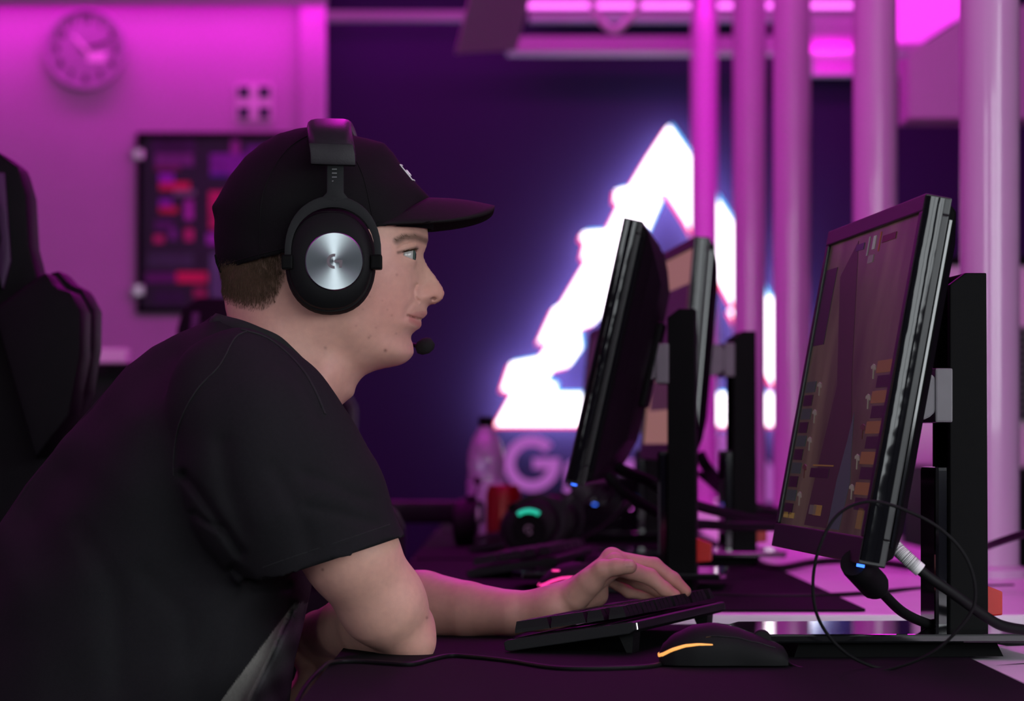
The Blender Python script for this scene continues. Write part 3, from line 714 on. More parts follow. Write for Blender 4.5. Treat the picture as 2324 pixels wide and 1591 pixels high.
sl = MB().tube(seg_, 0.0068, 16).build('barcode_sleeve', 'paper_white', c2, True, offset=o); sl['label'] = 'white barcode sleeve'
def along(t):
    f_ = t*(len(seg_)-1); k_ = min(int(f_), len(seg_)-2); return seg_[k_].lerp(seg_[k_+1], f_-k_)
tt = 0.12
while tt < 0.88:
    wd = random.choice((0.006, 0.010, 0.016))
    MB().tube([along(tt), along(tt+wd)], 0.00700, 16).build('bar', 'print_black', sl, True, offset=o); tt += wd+random.choice((0.012, 0.018, 0.026))
cable('desk_cable', [P(2230, 1244, 4.6), P(2262, 1232, 4.5), P(2324, 1212, 4.4), P(2420, 1190, 4.3)], 0.0055, 'black cable rising toward the right edge behind the thickest tube')
cable('desk_cable', [P(1600, 1350, 4.33), P(1760, 1353, 4.30), P(1900, 1350, 4.33), P(2000, 1343, 4.42), P(2105, 1335, 4.6), P(2300, 1330, 4.7)], 0.003, 'thin black cable crossing the second desk behind the nearest monitor')
cable('desk_cable', [P(1700, 1272, 5.55), P(1760, 1290, 5.2), P(1850, 1276, 5.3), P(1950, 1272, 5.3), P(2060, 1285, 5.2)], 0.006, 'thick black cable on the second desk between two monitor stands')
cable('monitor_cable', [P(1378, 960, 4.62), P(1360, 1040, 4.62), P(1392, 1095, 4.64), P(1450, 1140, 4.68), P(1530, 1180, 4.75), P(1620, 1192, 4.9), P(1760, 1196, 5.0)], 0.007, 'black cable drooping from the back of the edge-on monitor')
cable('monitor_cable', [P(1375, 1040, 4.70), P(1410, 1065, 4.70), P(1470, 1090, 4.72), P(1530, 1128, 4.76), P(1590, 1150, 4.85), P(1680, 1172, 5.0), P(1800, 1192, 5.2)], 0.008, 'second, higher cable trailing behind the edge-on monitor')
cable('monitor_cable', [P(1588, 1030, 5.6), P(1605, 1062, 5.6), P(1650, 1110, 5.7), P(1700, 1148, 5.8), P(1770, 1165, 5.8), P(1850, 1180, 5.8)], 0.010, 'thick black cable slanting down behind the beige-screen monitor stand')
cable('monitor_cable', [P(1588, 1075, 5.62), P(1600, 1085, 5.62), P(1640, 1120, 5.72), P(1700, 1165, 5.85), P(1790, 1178, 5.85)], 0.006, 'thinner black cable beneath the one behind the beige-screen monitor')

# ================================================================== DRINKS
D = 6.75; bl = P(1103, 0, D); zt = ZD2
bo = thing('water_bottle', 'clear plastic water bottle with dark cap beside the red can', 'bottle', (bl.x, D, zt))
M['clear_plastic'] = material('clear_plastic', (0.66, 0.68, 0.74), 0.12, trans=0.65, ior=1.3, coat=0.6, var=0.02, bump=0.3, bscale=40)
mb = MB().lathe([(0.030, 0), (0.0375, 0.006), (0.0385, 0.03), (0.0365, 0.05), (0.0385, 0.07), (0.0385, 0.13), (0.0365, 0.145), (0.0385, 0.16), (0.037, 0.182), (0.028, 0.212), (0.016, 0.232), (0.0135, 0.246)], seg=36)
mb.build('bottle_body', 'clear_plastic', bo, True)
mb = MB().lathe([(0.0155, 0.238), (0.0155, 0.256), (0.013, 0.258)], seg=24); mb.build('cap', 'black_plastic', bo, True)
MB().lathe([(0.0389, 0.075), (0.0389, 0.125)], seg=36).build('label_band', material('bottle_label', (0.45, 0.40, 0.52), 0.4, var=0.1), bo, True)
D = 6.25; cl = P(1143, 0, D)
cn = thing('drink_can', 'dark red drink can on the third desk', 'can', (cl.x, D, ZD2+0.003))
mb = MB().lathe([(0.026, 0), (0.032, 0.008), (0.033, 0.014), (0.033, 0.104), (0.0285, 0.118)], seg=36)
mb.build('can_body', material('can_red', lin((120, 8, 14)), 0.28, 0.3, var=0.2, nscale=30), cn, True)
mb = MB().lathe([(0.0285, 0.118), (0.0292, 0.1205), (0.027, 0.121), (0.026, 0.1185), (0.001, 0.118)], seg=36); mb.build('lid', material('can_lid', lin((170, 40, 70)), 0.3, 0.6), cn, True)
MB().box((-0.012, -0.007, 0.1185), (0.010, 0.007, 0.1200)).build('tab', 'metal', cn, bevel=0.0006)

# ================================================================== HEADSETS
HS = 3.362/F
def make_headset(name, label, loc, rot=(0,0,0), mic='down', led=None, disc='disc_metal'):
    """local: origin on the ear axis between the cups, X forward, -Y towards the near cup, Z up"""
    t = thing(name, label, 'headset', loc); t.rotation_euler = rot
    cpx, cpy = 755.0, 592.0
    def q(px, py, y): return Vector(((px-cpx)*HS, y, -(py-cpy)*HS))
    M['disc_metal'] = M.get('disc_metal') or material('disc_metal', (0.36, 0.40, 0.42), 0.33, 1.0, var=0.0, aniso=0.85)
    M['ear_cushion'] = M.get('ear_cushion') or material('ear_cushion', (0.0065, 0.006, 0.0065), 0.6, spec=0.2, var=0.1, bump=0.15, bscale=700)
    M['band_leather'] = M.get('band_leather') or material('band_leather', (0.013, 0.010, 0.014), 0.42, spec=0.35, var=0.12, nscale=80, bump=0.15, bscale=600)
    for s in (-1, 1):
        def ell(cx, cy, a, b, y, n=40, p=2.25):
            out = []
            for k in range(n):
                an = 2*PI*k/n; c, sn = math.cos(an), math.sin(an)
                out.append(q(cx+a*math.copysign(abs(c)**(2/p), c)+4*sn*0, cy-b*math.copysign(abs(sn)**(2/p), sn), s*y))
            return out
        mb = MB().loft([ell(748, 592, 84, 100, 0.070), ell(748, 592, 98, 116, 0.074), ell(748, 592, 103, 121, 0.082), ell(748, 592, 103, 121, 0.091), ell(748, 592, 97, 115, 0.0965), ell(748, 592, 90, 108, 0.097)])
        mb.build('ear_cushion', 'ear_cushion', t, True)
        mb = MB().loft([ell(748, 592, 92, 110, 0.096), ell(748, 591, 95, 112, 0.100), ell(750, 591, 93, 109, 0.106), ell(754, 592, 84, 94, 0.1105), ell(758, 594, 72, 74, 0.113), ell(759.5, 594, 69, 69, 0.1132, p=2)])
        cup = mb.build('ear_cup', 'black_matte', t, True)
        c = q(759.5, 594, 0); r = 66.5*HS
        # spun metal disc with a chamfered rim (its own origin so the brushing is radial)
        mb = MB().lathe([(r, 0), (r, -s*-0.0012), (r*0.965, s*0.0024), (0.0004, s*0.0024)], axis='Y', seg=72)
        dk = mb.build('cover_disc', disc, cup, True, angle=0.3); dk.location = (c.x, s*0.1128, c.z); dk['label'] = 'brushed metal disc' if disc == 'disc_metal' else 'black cover disc'
        if led and s == -1:
            MB().tube([Vector((c.x+r*1.05*math.cos(a), s*0.1135, c.z+r*1.05*math.sin(a))) for a in [math.radians(108+70*k/14) for k in range(15)]], 0.0042, 8).build('light_ring', led, cup, True)
        # logo: open ring with an angled bar
        rl = 17*HS; yy = s*0.1154
        ringo = []; ringi = []
        for k in range(17):
            an = math.radians(80+195*k/16); ringo.append((c.x+rl*math.cos(an), yy, c.z+rl*math.sin(an))); ringi.append((c.x+rl*0.62*math.cos(an), yy, c.z+rl*0.62*math.sin(an)))
        mb = MB(); n = len(ringo); off = Vector((0, s*0.0006, 0))
        for k in range(n-1): mb.prism([ringo[k], ringo[k+1], ringi[k+1], ringi[k]], off)
        mb.prism([(c.x+rl*0.05, yy, c.z+rl*0.18), (c.x+rl*1.10, yy, c.z+rl*0.18), (c.x+rl*1.10, yy, c.z-rl*0.19), (c.x+rl*0.05, yy, c.z-rl*0.19)], off)
        mb.prism([(c.x+rl*0.68, yy, c.z-rl*0.19), (c.x+rl*1.10, yy, c.z-rl*0.19), (c.x+rl*1.02, yy, c.z-rl*0.86), (c.x+rl*0.68, yy, c.z-rl*0.86)], off)
        mb.build('logo', material('logo_grey', (0.17, 0.145, 0.16), 0.6), cup)['label'] = 'small grey G mark'
        # forked yoke
        yk = MB(); outer_, inner_ = [], []
        for k in range(25):
            an = PI*k/24
            outer_.append(q(755.5+110*math.cos(an), 582-138*max(0, math.sin(an))**0.82, s*0.108)); inner_.append(q(755.5+95*math.cos(an), 582-111*max(0, math.sin(an))**0.82, s*0.108))
        rings = [[outer_[k], inner_[k], inner_[k]-Vector((0, s*0.005, 0)), outer_[k]-Vector((0, s*0.005, 0))] for k in range(25)]
        yk.loft(rings)
        yk.prism([q(742, 375, s*0.1055), q(780, 375, s*0.1055), q(780, 437, s*0.108), q(790, 450, s*0.108), q(760, 460, s*0.108), q(730, 450, s*0.108), q(742, 437, s*0.108)], (0, -s*0.004, 0))
        yo = yk.build('yoke', 'dark_grey_plastic', t, True, bevel=0.0008)
        for k in range(6):
            z = q(0, 384+9*k, 0).z; x = q(759, 0, 0).x
            MB().box((x-0.0025, s*0.1062-0.0006, z-0.0005), (x+0.0025, s*0.1062+0.0006, z+0.0005)).build('notch', 'grey_plastic', yo)
        for px in (652, 854):
            a_ = q(px-13, 612, 0); b_ = q(px+13, 578, 0)
            MB().box((a_.x, min(s*0.094, s*0.111), a_.z), (b_.x, max(s*0.094, s*0.111), b_.z)).build('pivot', 'black_plastic', yo, bevel=0.002)
    # padded headband: arch from cup to cup
    def arch(hw, top, bot, tx, wd, th, n=41, a0=0.0):
        rings = []
        for k in range(n):
            an = a0+(PI-2*a0)*k/(n-1); c_, s_ = math.cos(an), math.sin(an)
            y = -hw*math.copysign(abs(c_)**0.62, c_); f = abs(s_)**0.80
            px = 757+(tx-757)*f; py = bot+(top-bot)*f
            nrm = Vector((0, -math.copysign(abs(c_)**1.3, c_), max(s_, 0.0)**1.0+0.02)).normalized()
            cc_ = Vector(((px-cpx)*HS, y, -(py-cpy)*HS)); ring = []
            for m in range(16):
                b_ = 2*PI*m/16
                ring.append(cc_+Vector((wd/2*math.copysign(abs(math.cos(b_))**0.5, math.cos(b_)), 0, 0))+nrm*(th/2*math.copysign(abs(math.sin(b_))**0.7, math.sin(b_))))
            rings.append(ring)
        return rings
    MB().loft(arch(0.106, 271, 352, 741, 0.046, 0.016)).build('headband', 'band_leather', t, True)
    for s in (-1, 1):
        mb = MB(); rg = []
        for py, px, w_ in ((325, 752, 101), (350, 756, 102), (374, 757, 102)):
            y = s*(0.1065); rg.append([q(px-w_/2, py, y+0.0075), q(px+w_/2, py+3, y+0.0075), q(px+w_/2, py+3, y-0.0075), q(px-w_/2, py, y-0.0075)])
        mb.loft(rg).build('band_end', 'band_leather', t, True, bevel=0.002)
    # microphone on the far cup
    if mic == 'down':
        p0 = q(800, 650, 0.100); p3 = Vector(((951-cpx)*3.46/F, 0.045, -(770-cpy)*3.46/F))
        bp = catmull([p0, q(860, 720, 0.105), q(912, 765, 0.085), p3], 8)
        tip = [p3+Vector((-0.010, 0.0, -0.004)), p3+Vector((-0.006, 0, -0.0025)), p3, p3+Vector((0.005, 0, 0.003)), p3+Vector((0.008, 0, 0.005))]
    else:
        p0 = q(800, 650, 0.100)
        bp = catmull([p0, q(860, 600, 0.110), q(890, 440, 0.108), q(885, 300, 0.10)], 8)
        p3 = bp[-1]; tip = [p3+Vector((0, 0, k_)) for k_ in (-0.010, -0.006, 0, 0.006, 0.011)]
    MB().tube(bp, 0.0024, 8).build('mic_boom', 'rubber', t, True)
    MB().tube(tip, [0.004, 0.0075, 0.0088, 0.0075, 0.004], 16).build('microphone', material('mic_foam', (0.010, 0.010, 0.010), 0.95, bump=0.5, bscale=900), t, True)
    return t
YC = 3.468                     # centre plane of the seated person
hsc = P(755, 592, 3.362)
make_headset('gaming_headset', 'black headset with brushed silver discs worn over the cap', (hsc.x, YC, hsc.z))
make_headset('gaming_headset', 'black headset lying on the third desk behind the sleeve', (P(952, 0, 6.45).x, 6.45, ZD2+0.052), (0, math.radians(-82), math.radians(-96)), 'up', None, 'black_gloss')
make_headset('gaming_headset', 'black headset with green light arc beside the red can', (P(1225, 0, 5.72).x, 5.75, ZD2+0.058), (0, math.radians(52), math.radians(-10)), 'up', 'led_green', 'black_plastic')
# small black computer with tell-tale lights behind the edge-on monitor
D = 7.12; pc_ = thing('mini_computer', 'small black computer box with tiny lights behind the edge-on monitor stand', 'computer', (P(1405, 0, D).x, D+0.1, ZD2+0.003))
MB().box((-0.10, -0.09, 0.004), (0.10, 0.09, 0.13)).build('case', 'black_plastic', pc_, bevel=0.004)
MB().box((-0.094, -0.0925, 0.010), (0.094, -0.0895, 0.124)).build('front_panel', 'black_gloss', pc_, bevel=0.002)
for x, z, m in ((0.025, 0.06, 'led_magenta'), (-0.05, 0.085, 'led_blue'), (0.07, 0.03, 'led_white')):
    MB().lathe([(0.0028, -0.0945), (0.0028, -0.092)], (x, 0, z), axis='Y', seg=12).build('light', m, pc_)

# ================================================================== CHAIRS
def make_chair(loc, rotz, label, h=1.33):
    """racing-style chair, faces local +X; origin on the floor"""
    t = thing('gaming_chair', label, 'chair', loc, rotz, 'black gaming chairs')
    def slab(outline, x0, x1, name, mat, lean=0.10, bev=0.02, parent=t):
        mb = MB(); mb.prism([(x0-lean*(z-0.5), y, z) for y, z in outline], (x1-x0, 0, 0)); return mb.build(name, mat, parent, True, bevel=bev)
    half = [(0.09, h), (0.118, h-0.02), (0.13, h-0.06), (0.135, h-0.13), (0.147, h-0.174), (0.174, h-0.161), (0.189, h-0.18), (0.207, h-0.187), (0.222, h-0.216), (0.222, h-0.27), (0.213, h-0.33), (0.185, h-0.40), (0.19, h-0.55), (0.215, 0.50)]
    out = [(y, z) for y, z in half]+[(-y, z) for y, z in reversed(half)]
    slab(out, -0.30, -0.20, 'backrest', 'chair_leather', bev=0.012)
    for s in (-1, 1):
        wing = [(s*0.10, h-0.22), (s*0.172, h-0.168), (s*0.184, h-0.19), (s*0.205, h-0.195), (s*0.219, h-0.222), (s*0.219, h-0.28), (s*0.205, h-0.36), (s*0.16, h-0.42), (s*0.13, h-0.32)]
        slab(wing, -0.22, -0.10, 'side_bolster', 'chair_leather', bev=0.015)
        slab([(s*0.085, h-0.03), (s*0.10, h-0.03), (s*0.11, h-0.15), (s*0.10, h-0.19), (s*0.09, h-0.15)], -0.202, -0.192, 'stripe', 'chair_trim', bev=0.002)
    slab([(-0.09, h-0.05), (0.09, h-0.05), (0.10, h-0.12), (0.09, h-0.19), (-0.09, h-0.19), (-0.10, h-0.12)], -0.20, -0.13, 'head_pillow', 'chair_leather', bev=0.025)
    slab([(-0.14, 0.72), (0.14, 0.72), (0.15, 0.62), (0.14, 0.54), (-0.14, 0.54), (-0.15, 0.62)], -0.21, -0.12, 'lumbar_pillow', 'chair_leather', bev=0.025)
    MB().box((-0.22, -0.25, 0.40), (0.28, 0.25, 0.50)).build('seat', 'chair_leather', t, True, bevel=0.03)
    for s in (-1, 1):
        MB().box((-0.20, s*0.25-0.03, 0.47), (0.24, s*0.25+0.03, 0.53)).build('seat_bolster', 'chair_leather', t, True, bevel=0.02)
        MB().box((-0.03, s*0.31-0.02, 0.42), (0.03, s*0.31+0.02, 0.66)).build('arm_post', 'black_plastic', t)
        MB().box((-0.14, s*0.31-0.045, 0.66), (0.14, s*0.31+0.045, 0.69)).build('armrest', 'rubber', t, bevel=0.01)
    MB().box((-0.1, -0.27, 0.37), (0.1, 0.27, 0.41)).build('seat_frame', 'black_plastic', t)
    MB().lathe([(0.03, 0.10), (0.03, 0.22), (0.02, 0.22), (0.02, 0.38)], seg=16).build('gas_lift', 'black_plastic', t, True)
    for k in range(5):
        a = 2*PI*k/5; d = Vector((math.cos(a), math.sin(a), 0))
        MB().tube([d*0.02+Vector((0,0,0.12)), d*0.31+Vector((0,0,0.085))], [0.032, 0.02], 8).build('base_spoke', 'black_plastic', t, True)
        c_ = d*0.31; MB().lathe([(0.028, -0.022), (0.03, -0.015), (0.03, 0.015), (0.028, 0.022)], (c_.x, c_.y, 0.031), axis='Y', seg=16).build('caster', 'rubber', t, True)
    return t
make_chair((P(-150, 0, 4.5).x, 4.20, 0), math.radians(-90), 'black racing-style gaming chair at the left edge', 1.352)
make_chair((P(556, 0, 6.6).x, 6.27, 0), math.radians(-90), 'black gaming chair whose top peeks out behind the neck, below the poster', 1.245)
make_chair((P(622, 0, 5.6).x, 5.28, 0), math.radians(-90), 'black gaming chair half hidden behind the chin and throat', 1.03)
# ================================================================== THE PERSON
S0 = YC/F
import time as _t; _t0 = _t.time()
def tick(m): pass
def PC(px, py, D=YC): return np.array(P(px, py, D))
def poly_sd(x, y, poly):
    """signed distance (px, negative inside) to a polygon, vectorised"""
    p = np.array(poly, float); n = len(p); d = np.full(x.shape, 1e18); ins = np.zeros(x.shape, bool)
    for i in range(n):
        a = p[i]; b = p[(i+1) % n]; e = b-a; wx = x-a[0]; wy = y-a[1]
        t = np.clip((wx*e[0]+wy*e[1])/(e@e), 0, 1); d = np.minimum(d, (wx-e[0]*t)**2+(wy-e[1]*t)**2)
        c = ((a[1] > y) != (b[1] > y)); xi = (b[0]-a[0])*(y-a[1])/((b[1]-a[1]) if b[1] != a[1] else 1e-9)+a[0]
        ins ^= c & (x < xi)
    d = np.sqrt(d); return np.where(ins, -d, d)
def seg_d(x, y, pts):
    d = np.full(x.shape, 1e9)
    for a, b in zip(pts, pts[1:]):
        ex, ey = b[0]-a[0], b[1]-a[1]; t = np.clip(((x-a[0])*ex+(y-a[1])*ey)/(ex*ex+ey*ey), 0, 1)
        d = np.minimum(d, np.hypot(x-a[0]-ex*t, y-a[1]-ey*t))
    return d
class Lateral:
    """body whose side outline is a polygon and whose half-width (mm) is given at inner points; thin-plate interpolated"""
    def __init__(s, poly, ctrl, step=4.0, samp=12.0, lam=1e-4):
        s.poly = poly; bx = []
        p = np.array(poly, float)
        for i in range(len(p)):
            a, b = p[i], p[(i+1) % len(p)]; n = max(1, int(np.hypot(*(b-a))/samp))
            for k in range(n): bx.append(a+(b-a)*k/n)
        bx = np.array(bx); c = np.array([(q[0], q[1]) for q in ctrl], float)
        X = np.vstack([bx, c])/100.0; v = np.concatenate([np.zeros(len(bx)), np.array([(q[2]/1000.0)**2 for q in ctrl])])
        def phi(r2): return 0.5*r2*np.log(np.maximum(r2, 1e-12))
        r2 = ((X[:, None]-X[None])**2).sum(-1); n = len(X)
        A = np.zeros((n+3, n+3)); A[:n, :n] = phi(r2)+np.eye(n)*lam; A[:n, n] = 1; A[:n, n+1:] = X; A[n, :n] = 1; A[n+1:, :n] = X.T
        w_ = np.linalg.solve(A, np.concatenate([v, np.zeros(3)]))
        m = 60; s.x0, s.y0 = p.min(0)-m; x1, y1 = p.max(0)+m; s.st = step
        gx = np.arange(s.x0, x1, step); gy = np.arange(s.y0, y1, step)
        GX, GY = np.meshgrid(gx, gy, indexing='ij'); V = np.full(GX.shape, w_[n])+w_[n+1]*GX/100+w_[n+2]*GY/100
        for i in range(n): V += w_[i]*phi((GX/100-X[i, 0])**2+(GY/100-X[i, 1])**2)
        sd = poly_sd(GX, GY, poly)*S0
        V = np.where(sd > 0, np.minimum(V, 0)-0.05*sd, np.maximum(V, -sd*0.012))
        s.V = V; s.Gx, s.Gy = np.gradient(V, step*S0)
    def samp(s, arr, px, py):
        u = np.clip((px-s.x0)/s.st, 0, arr.shape[0]-1.001); v = np.clip((py-s.y0)/s.st, 0, arr.shape[1]-1.001)
        i = u.astype(int); j = v.astype(int); u -= i; v -= j
        return arr[i, j]*(1-u)*(1-v)+arr[i+1, j]*u*(1-v)+arr[i, j+1]*(1-u)*v+arr[i+1, j+1]*u*v
    def __call__(s, p):
        px = CX+p[:, 0]/S0; py = HY+(ZC-p[:, 2])/S0; y = p[:, 1]-YC
        V = s.samp(s.V, px, py); g2 = s.samp(s.Gx, px, py)**2+s.samp(s.Gy, px, py)**2
        f = (y*y-V)/np.sqrt(4*y*y+g2+1e-5)
        # far outside the grid
        ox = np.maximum(np.maximum(s.x0-px, px-(s.x0+s.st*s.V.shape[0])), 0); oy = np.maximum(np.maximum(s.y0-py, py-(s.y0+s.st*s.V.shape[1])), 0)
        return np.clip(f, -0.06, 0.2)+np.hypot(ox, oy)*S0
    def y_near(s, px, py):
        V = s.samp(s.V, np.array([float(px)]), np.array([float(py)]))[0]; return YC-math.sqrt(max(V, 0))
def rcone(p, a, b, ra, rb):
    ba = b-a; t = np.clip(((p-a)@ba)/(ba@ba), 0, 1); return np.linalg.norm(p-a-t[:, None]*ba, axis=1)-(ra+(rb-ra)*t)
def smin(a, b, k):
    h = np.clip(0.5+0.5*(b-a)/k, 0, 1); return b+(a-b)*h-k*h*(1-h)
def smax(a, b, k): return -smin(-a, -b, k)

def surface_nets(fn, lo, hi, h, B=8, margin=1.9):
    lo = np.array(lo, float); nb = np.ceil((np.array(hi)-lo)/(h*B)).astype(int); n = nb*B+1
    bi = np.stack(np.meshgrid(*[np.arange(k) for k in nb], indexing='ij'), -1).reshape(-1, 3)
    c = lo+(bi+0.5)*h*B; f = np.concatenate([fn(c[i:i+200000]) for i in range(0, len(c), 200000)])
    act = np.abs(f) < h*B*0.9*margin
    G = np.ones(n, np.float32)
    sg = np.where(f < 0, -1.0, 1.0).reshape(nb)
    G[:-1, :-1, :-1] = np.repeat(np.repeat(np.repeat(sg, B, 0), B, 1), B, 2)
    ab = bi[act]; r = np.arange(B+1); off = np.stack(np.meshgrid(r, r, r, indexing='ij'), -1).reshape(-1, 3)
    ch = 400
    for i in range(0, len(ab), ch):
        g = (ab[i:i+ch, None]*B+off[None]).reshape(-1, 3)
        G[g[:, 0], g[:, 1], g[:, 2]] = fn(lo+g*h)
    s = G < 0
    cnt = np.zeros(np.array(n)-1, np.int8)
    for dx in (0, 1):
        for dy in (0, 1):
            for dz in (0, 1): cnt += s[dx:n[0]-1+dx, dy:n[1]-1+dy, dz:n[2]-1+dz]
    cells = np.argwhere((cnt > 0) & (cnt < 8)); idx = np.full(np.array(n)-1, -1, np.int32); idx[cells[:, 0], cells[:, 1], cells[:, 2]] = np.arange(len(cells))
    acc = np.zeros((len(cells), 3)); num = np.zeros(len(cells)); cor = [(a, b, c_) for a in (0, 1) for b in (0, 1) for c_ in (0, 1)]
    for a in cor:
        for ax in range(3):
            if a[ax] == 1: continue
            b = list(a); b[ax] = 1
            fa = G[cells[:, 0]+a[0], cells[:, 1]+a[1], cells[:, 2]+a[2]]; fb = G[cells[:, 0]+b[0], cells[:, 1]+b[1], cells[:, 2]+b[2]]
            m = (fa < 0) != (fb < 0); t = np.where(m, fa/np.where(m, fa-fb, 1), 0)
            q = np.tile(np.array(a, float), (len(cells), 1)); q[:, ax] = t; acc += q*m[:, None]; num += m
    verts = lo+(cells+acc/num[:, None])*h
    quads = []
    for ax in range(3):
        u, v = (ax+1) % 3, (ax+2) % 3
        sa = [slice(None)]*3; sb = [slice(None)]*3; sa[ax] = slice(0, n[ax]-1); sb[ax] = slice(1, n[ax])
        e = np.argwhere(s[tuple(sa)] != s[tuple(sb)]); ok = (e[:, u] > 0) & (e[:, v] > 0) & (e[:, u] < n[u]-1) & (e[:, v] < n[v]-1); e = e[ok]
        ins = s[e[:, 0], e[:, 1], e[:, 2]]
        def ci(du, dv):
            q = e.copy(); q[:, u] -= du; q[:, v] -= dv; return idx[q[:, 0], q[:, 1], q[:, 2]]
        A = np.stack([ci(1, 1), ci(0, 1), ci(0, 0), ci(1, 0)], 1)
        A = np.where(ins[:, None], A, A[:, ::-1]); quads.append(A)
    q = np.vstack(quads); q = q[(q >= 0).all(1)]
    return verts, q
def subdivide(v, q):
    e = np.sort(np.stack([q, np.roll(q, -1, 1)], -1).reshape(-1, 2), 1); ue, inv = np.unique(e, axis=0, return_inverse=True); inv = inv.reshape(-1, 4)
    em = (v[ue[:, 0]]+v[ue[:, 1]])/2; fm = v[q].mean(1); o1 = len(v); o2 = o1+len(em)
    ei = inv+o1; fi = np.arange(len(q))+o2
    nq = np.vstack([np.stack([q[:, i], ei[:, i], fi, ei[:, i-1]], 1) for i in range(4)])
    return np.vstack([v, em, fm]), nq
def project(v, fn, it=2, eps=0.0006):
    for _ in range(it):
        out = []
        for i in range(0, len(v), 150000):
            p = v[i:i+150000]; f = fn(p); g = np.stack([(fn(p+np.eye(3)[k]*eps)-fn(p-np.eye(3)[k]*eps))/(2*eps) for k in range(3)], 1)
            g2 = (g*g).sum(1); st = np.clip(f/np.maximum(g2, 0.15), -0.004, 0.004); out.append(p-g*st[:, None])
        v = np.vstack(out)
    return v
def np_mesh(name, v, q, mat, parent, off, color=None, smooth=True):
    me = bpy.data.meshes.new(name); v = v-np.array(off)
    me.vertices.add(len(v)); me.vertices.foreach_set('co', v.astype(np.float32).ravel())
    me.loops.add(q.size); me.loops.foreach_set('vertex_index', q.astype(np.int32).ravel())
    me.polygons.add(len(q)); me.polygons.foreach_set('loop_start', np.arange(0, q.size, q.shape[1], dtype=np.int32))
    me.polygons.foreach_set('loop_total', np.full(len(q), q.shape[1], np.int32))
    me.polygons.foreach_set('use_smooth', np.full(len(q), smooth, bool))
    me.update(calc_edges=True); me.validate()
    if color is not None:
        at = me.color_attributes.new('tint', 'FLOAT_COLOR', 'POINT'); at.data.foreach_set('color', np.hstack([color, np.ones((len(v), 1))]).astype(np.float32).ravel())
    me.materials.append(mat); o = bpy.data.objects.new(name, me); COL.objects.link(o)
    if parent: o.parent = parent
    return o
def keep(v, q, mask):
    q = q[mask[q].all(1)]; used = np.zeros(len(v), bool); used[q.ravel()] = True
    m = np.cumsum(used)-1; return v[used], m[q]

# ---------------- head and neck: traced side outline and half-widths
head_poly = [(971,524),(972,546),(968,560),(962,575),(963,586),(973,606),(986,623),(998,641),(1006,654),(1009,666),(1006,677),(998,685),(986,691),(973,694),(969,702),(971,709),(968,716),(962,722),(959,726),
             (957,730),(957,737),(954,744),(943,751),(934,760),(933,769),(937,779),(939,790),(939,802),(933,812),(923,821),(910,828),(894,832),(873,836),(850,842),(830,851),(817,863),(808,878),(802,897),(775,920),(752,940),(725,985),(690,1040),
             (560,1010),(500,900),(480,800),(515,722),(510,690),(506,660),(507,635),(500,600),(494,560),(494,490),(530,410),(600,342),(700,310),(800,328),(875,352),(930,430),(962,480)]
head_ctrl = [(700,420,75),(600,450,68),(540,500,50),(800,420,70),(880,430,52),(925,470,38),(700,540,77),(600,560,68),(545,590,52),(525,640,36),(820,550,71),(875,545,64),(915,545,52),(945,545,36),(962,545,17),
             (900,575,58),(912,585,52),(930,588,36),(946,592,21),(956,588,9),
             (760,620,70),(850,620,69),(890,622,62),(920,622,50),(938,625,36),(950,622,22),(962,618,11),
             (967,628,10.5),(975,640,10.5),(985,650,11),(957,648,18),(955,668,23),(966,676,21),(978,672,16),(990,668,12),(1000,666,8),
             (800,680,66),(850,690,64),(885,688,57),(910,690,48),(930,692,37),(946,696,26),(958,703,17),(964,709,10),
             (930,720,33),(944,722,23),(953,727,12),(949,736,15),(940,742,22),(925,738,35),
             (760,720,62),(800,748,61),(850,762,54),(890,765,42),(915,765,30),(928,766,16),(932,790,13),(920,800,25),(900,805,33),(870,812,37),(835,828,33),(790,812,45),(760,775,55),
             (720,800,54),(650,740,58),(590,720,50),(550,700,36),(640,800,60),(600,860,60),(700,860,62),(760,850,52),(790,870,32),(740,910,50),(660,940,64)]
HEAD = Lateral(head_poly, head_ctrl)
def px_of(p): return CX+p[:, 0]/S0, HY+(ZC-p[:, 2])/S0
EYE = np.array([PC(921, 584)[0], 0.0325, PC(921, 584)[2]])
def f_head(p):
    f = HEAD(p); near = (p[:, 0] > PC(800, 0)[0]) & (p[:, 2] < PC(0, 500)[2])
    if near.any():
        q = p[near]; px, py = px_of(q); yy = np.abs(q[:, 1]-YC); g = f[near]
        de = np.sqrt((q[:, 0]-EYE[0])**2+(yy-EYE[1])**2+(q[:, 2]-EYE[2])**2)
        g = smin(g, de-0.0132, 0.008)
        yu = 580-(px-909)*0.26; yl = 582+(px-909)*0.36
        slit = np.maximum(np.maximum(yu-py, py-yl)*S0, de-0.0150); slit = np.maximum(slit, (908-px)*S0); g = smax(g, -slit, 0.0012)
        lid = seg_d(px, py, [(906,572),(920,562),(942,556)]); g = g+0.0012*np.exp(-(lid/3.0)**2)*(yy > 0.02)
        m = seg_d(px, py, [(927,719),(943,723),(960,726)]); g = g+0.0024*np.exp(-(m/2.6)**2)*(yy < 0.036)
        m = seg_d(px, py, [(947,650),(941,662),(943,676),(951,685)]); g = g+0.0020*np.exp(-(m/4.0)**2)*(yy > 0.012)
        m = seg_d(px, py, [(938,690),(926,705),(921,722)]); g = g+0.0011*np.exp(-(m/6.0)**2)
        no = np.sqrt((px-983)**2/49+(py-679)**2/12+((yy-0.0085)/0.004)**2); g = g+0.004*np.exp(-no**2)
        f = f.copy(); f[near] = g
    return f
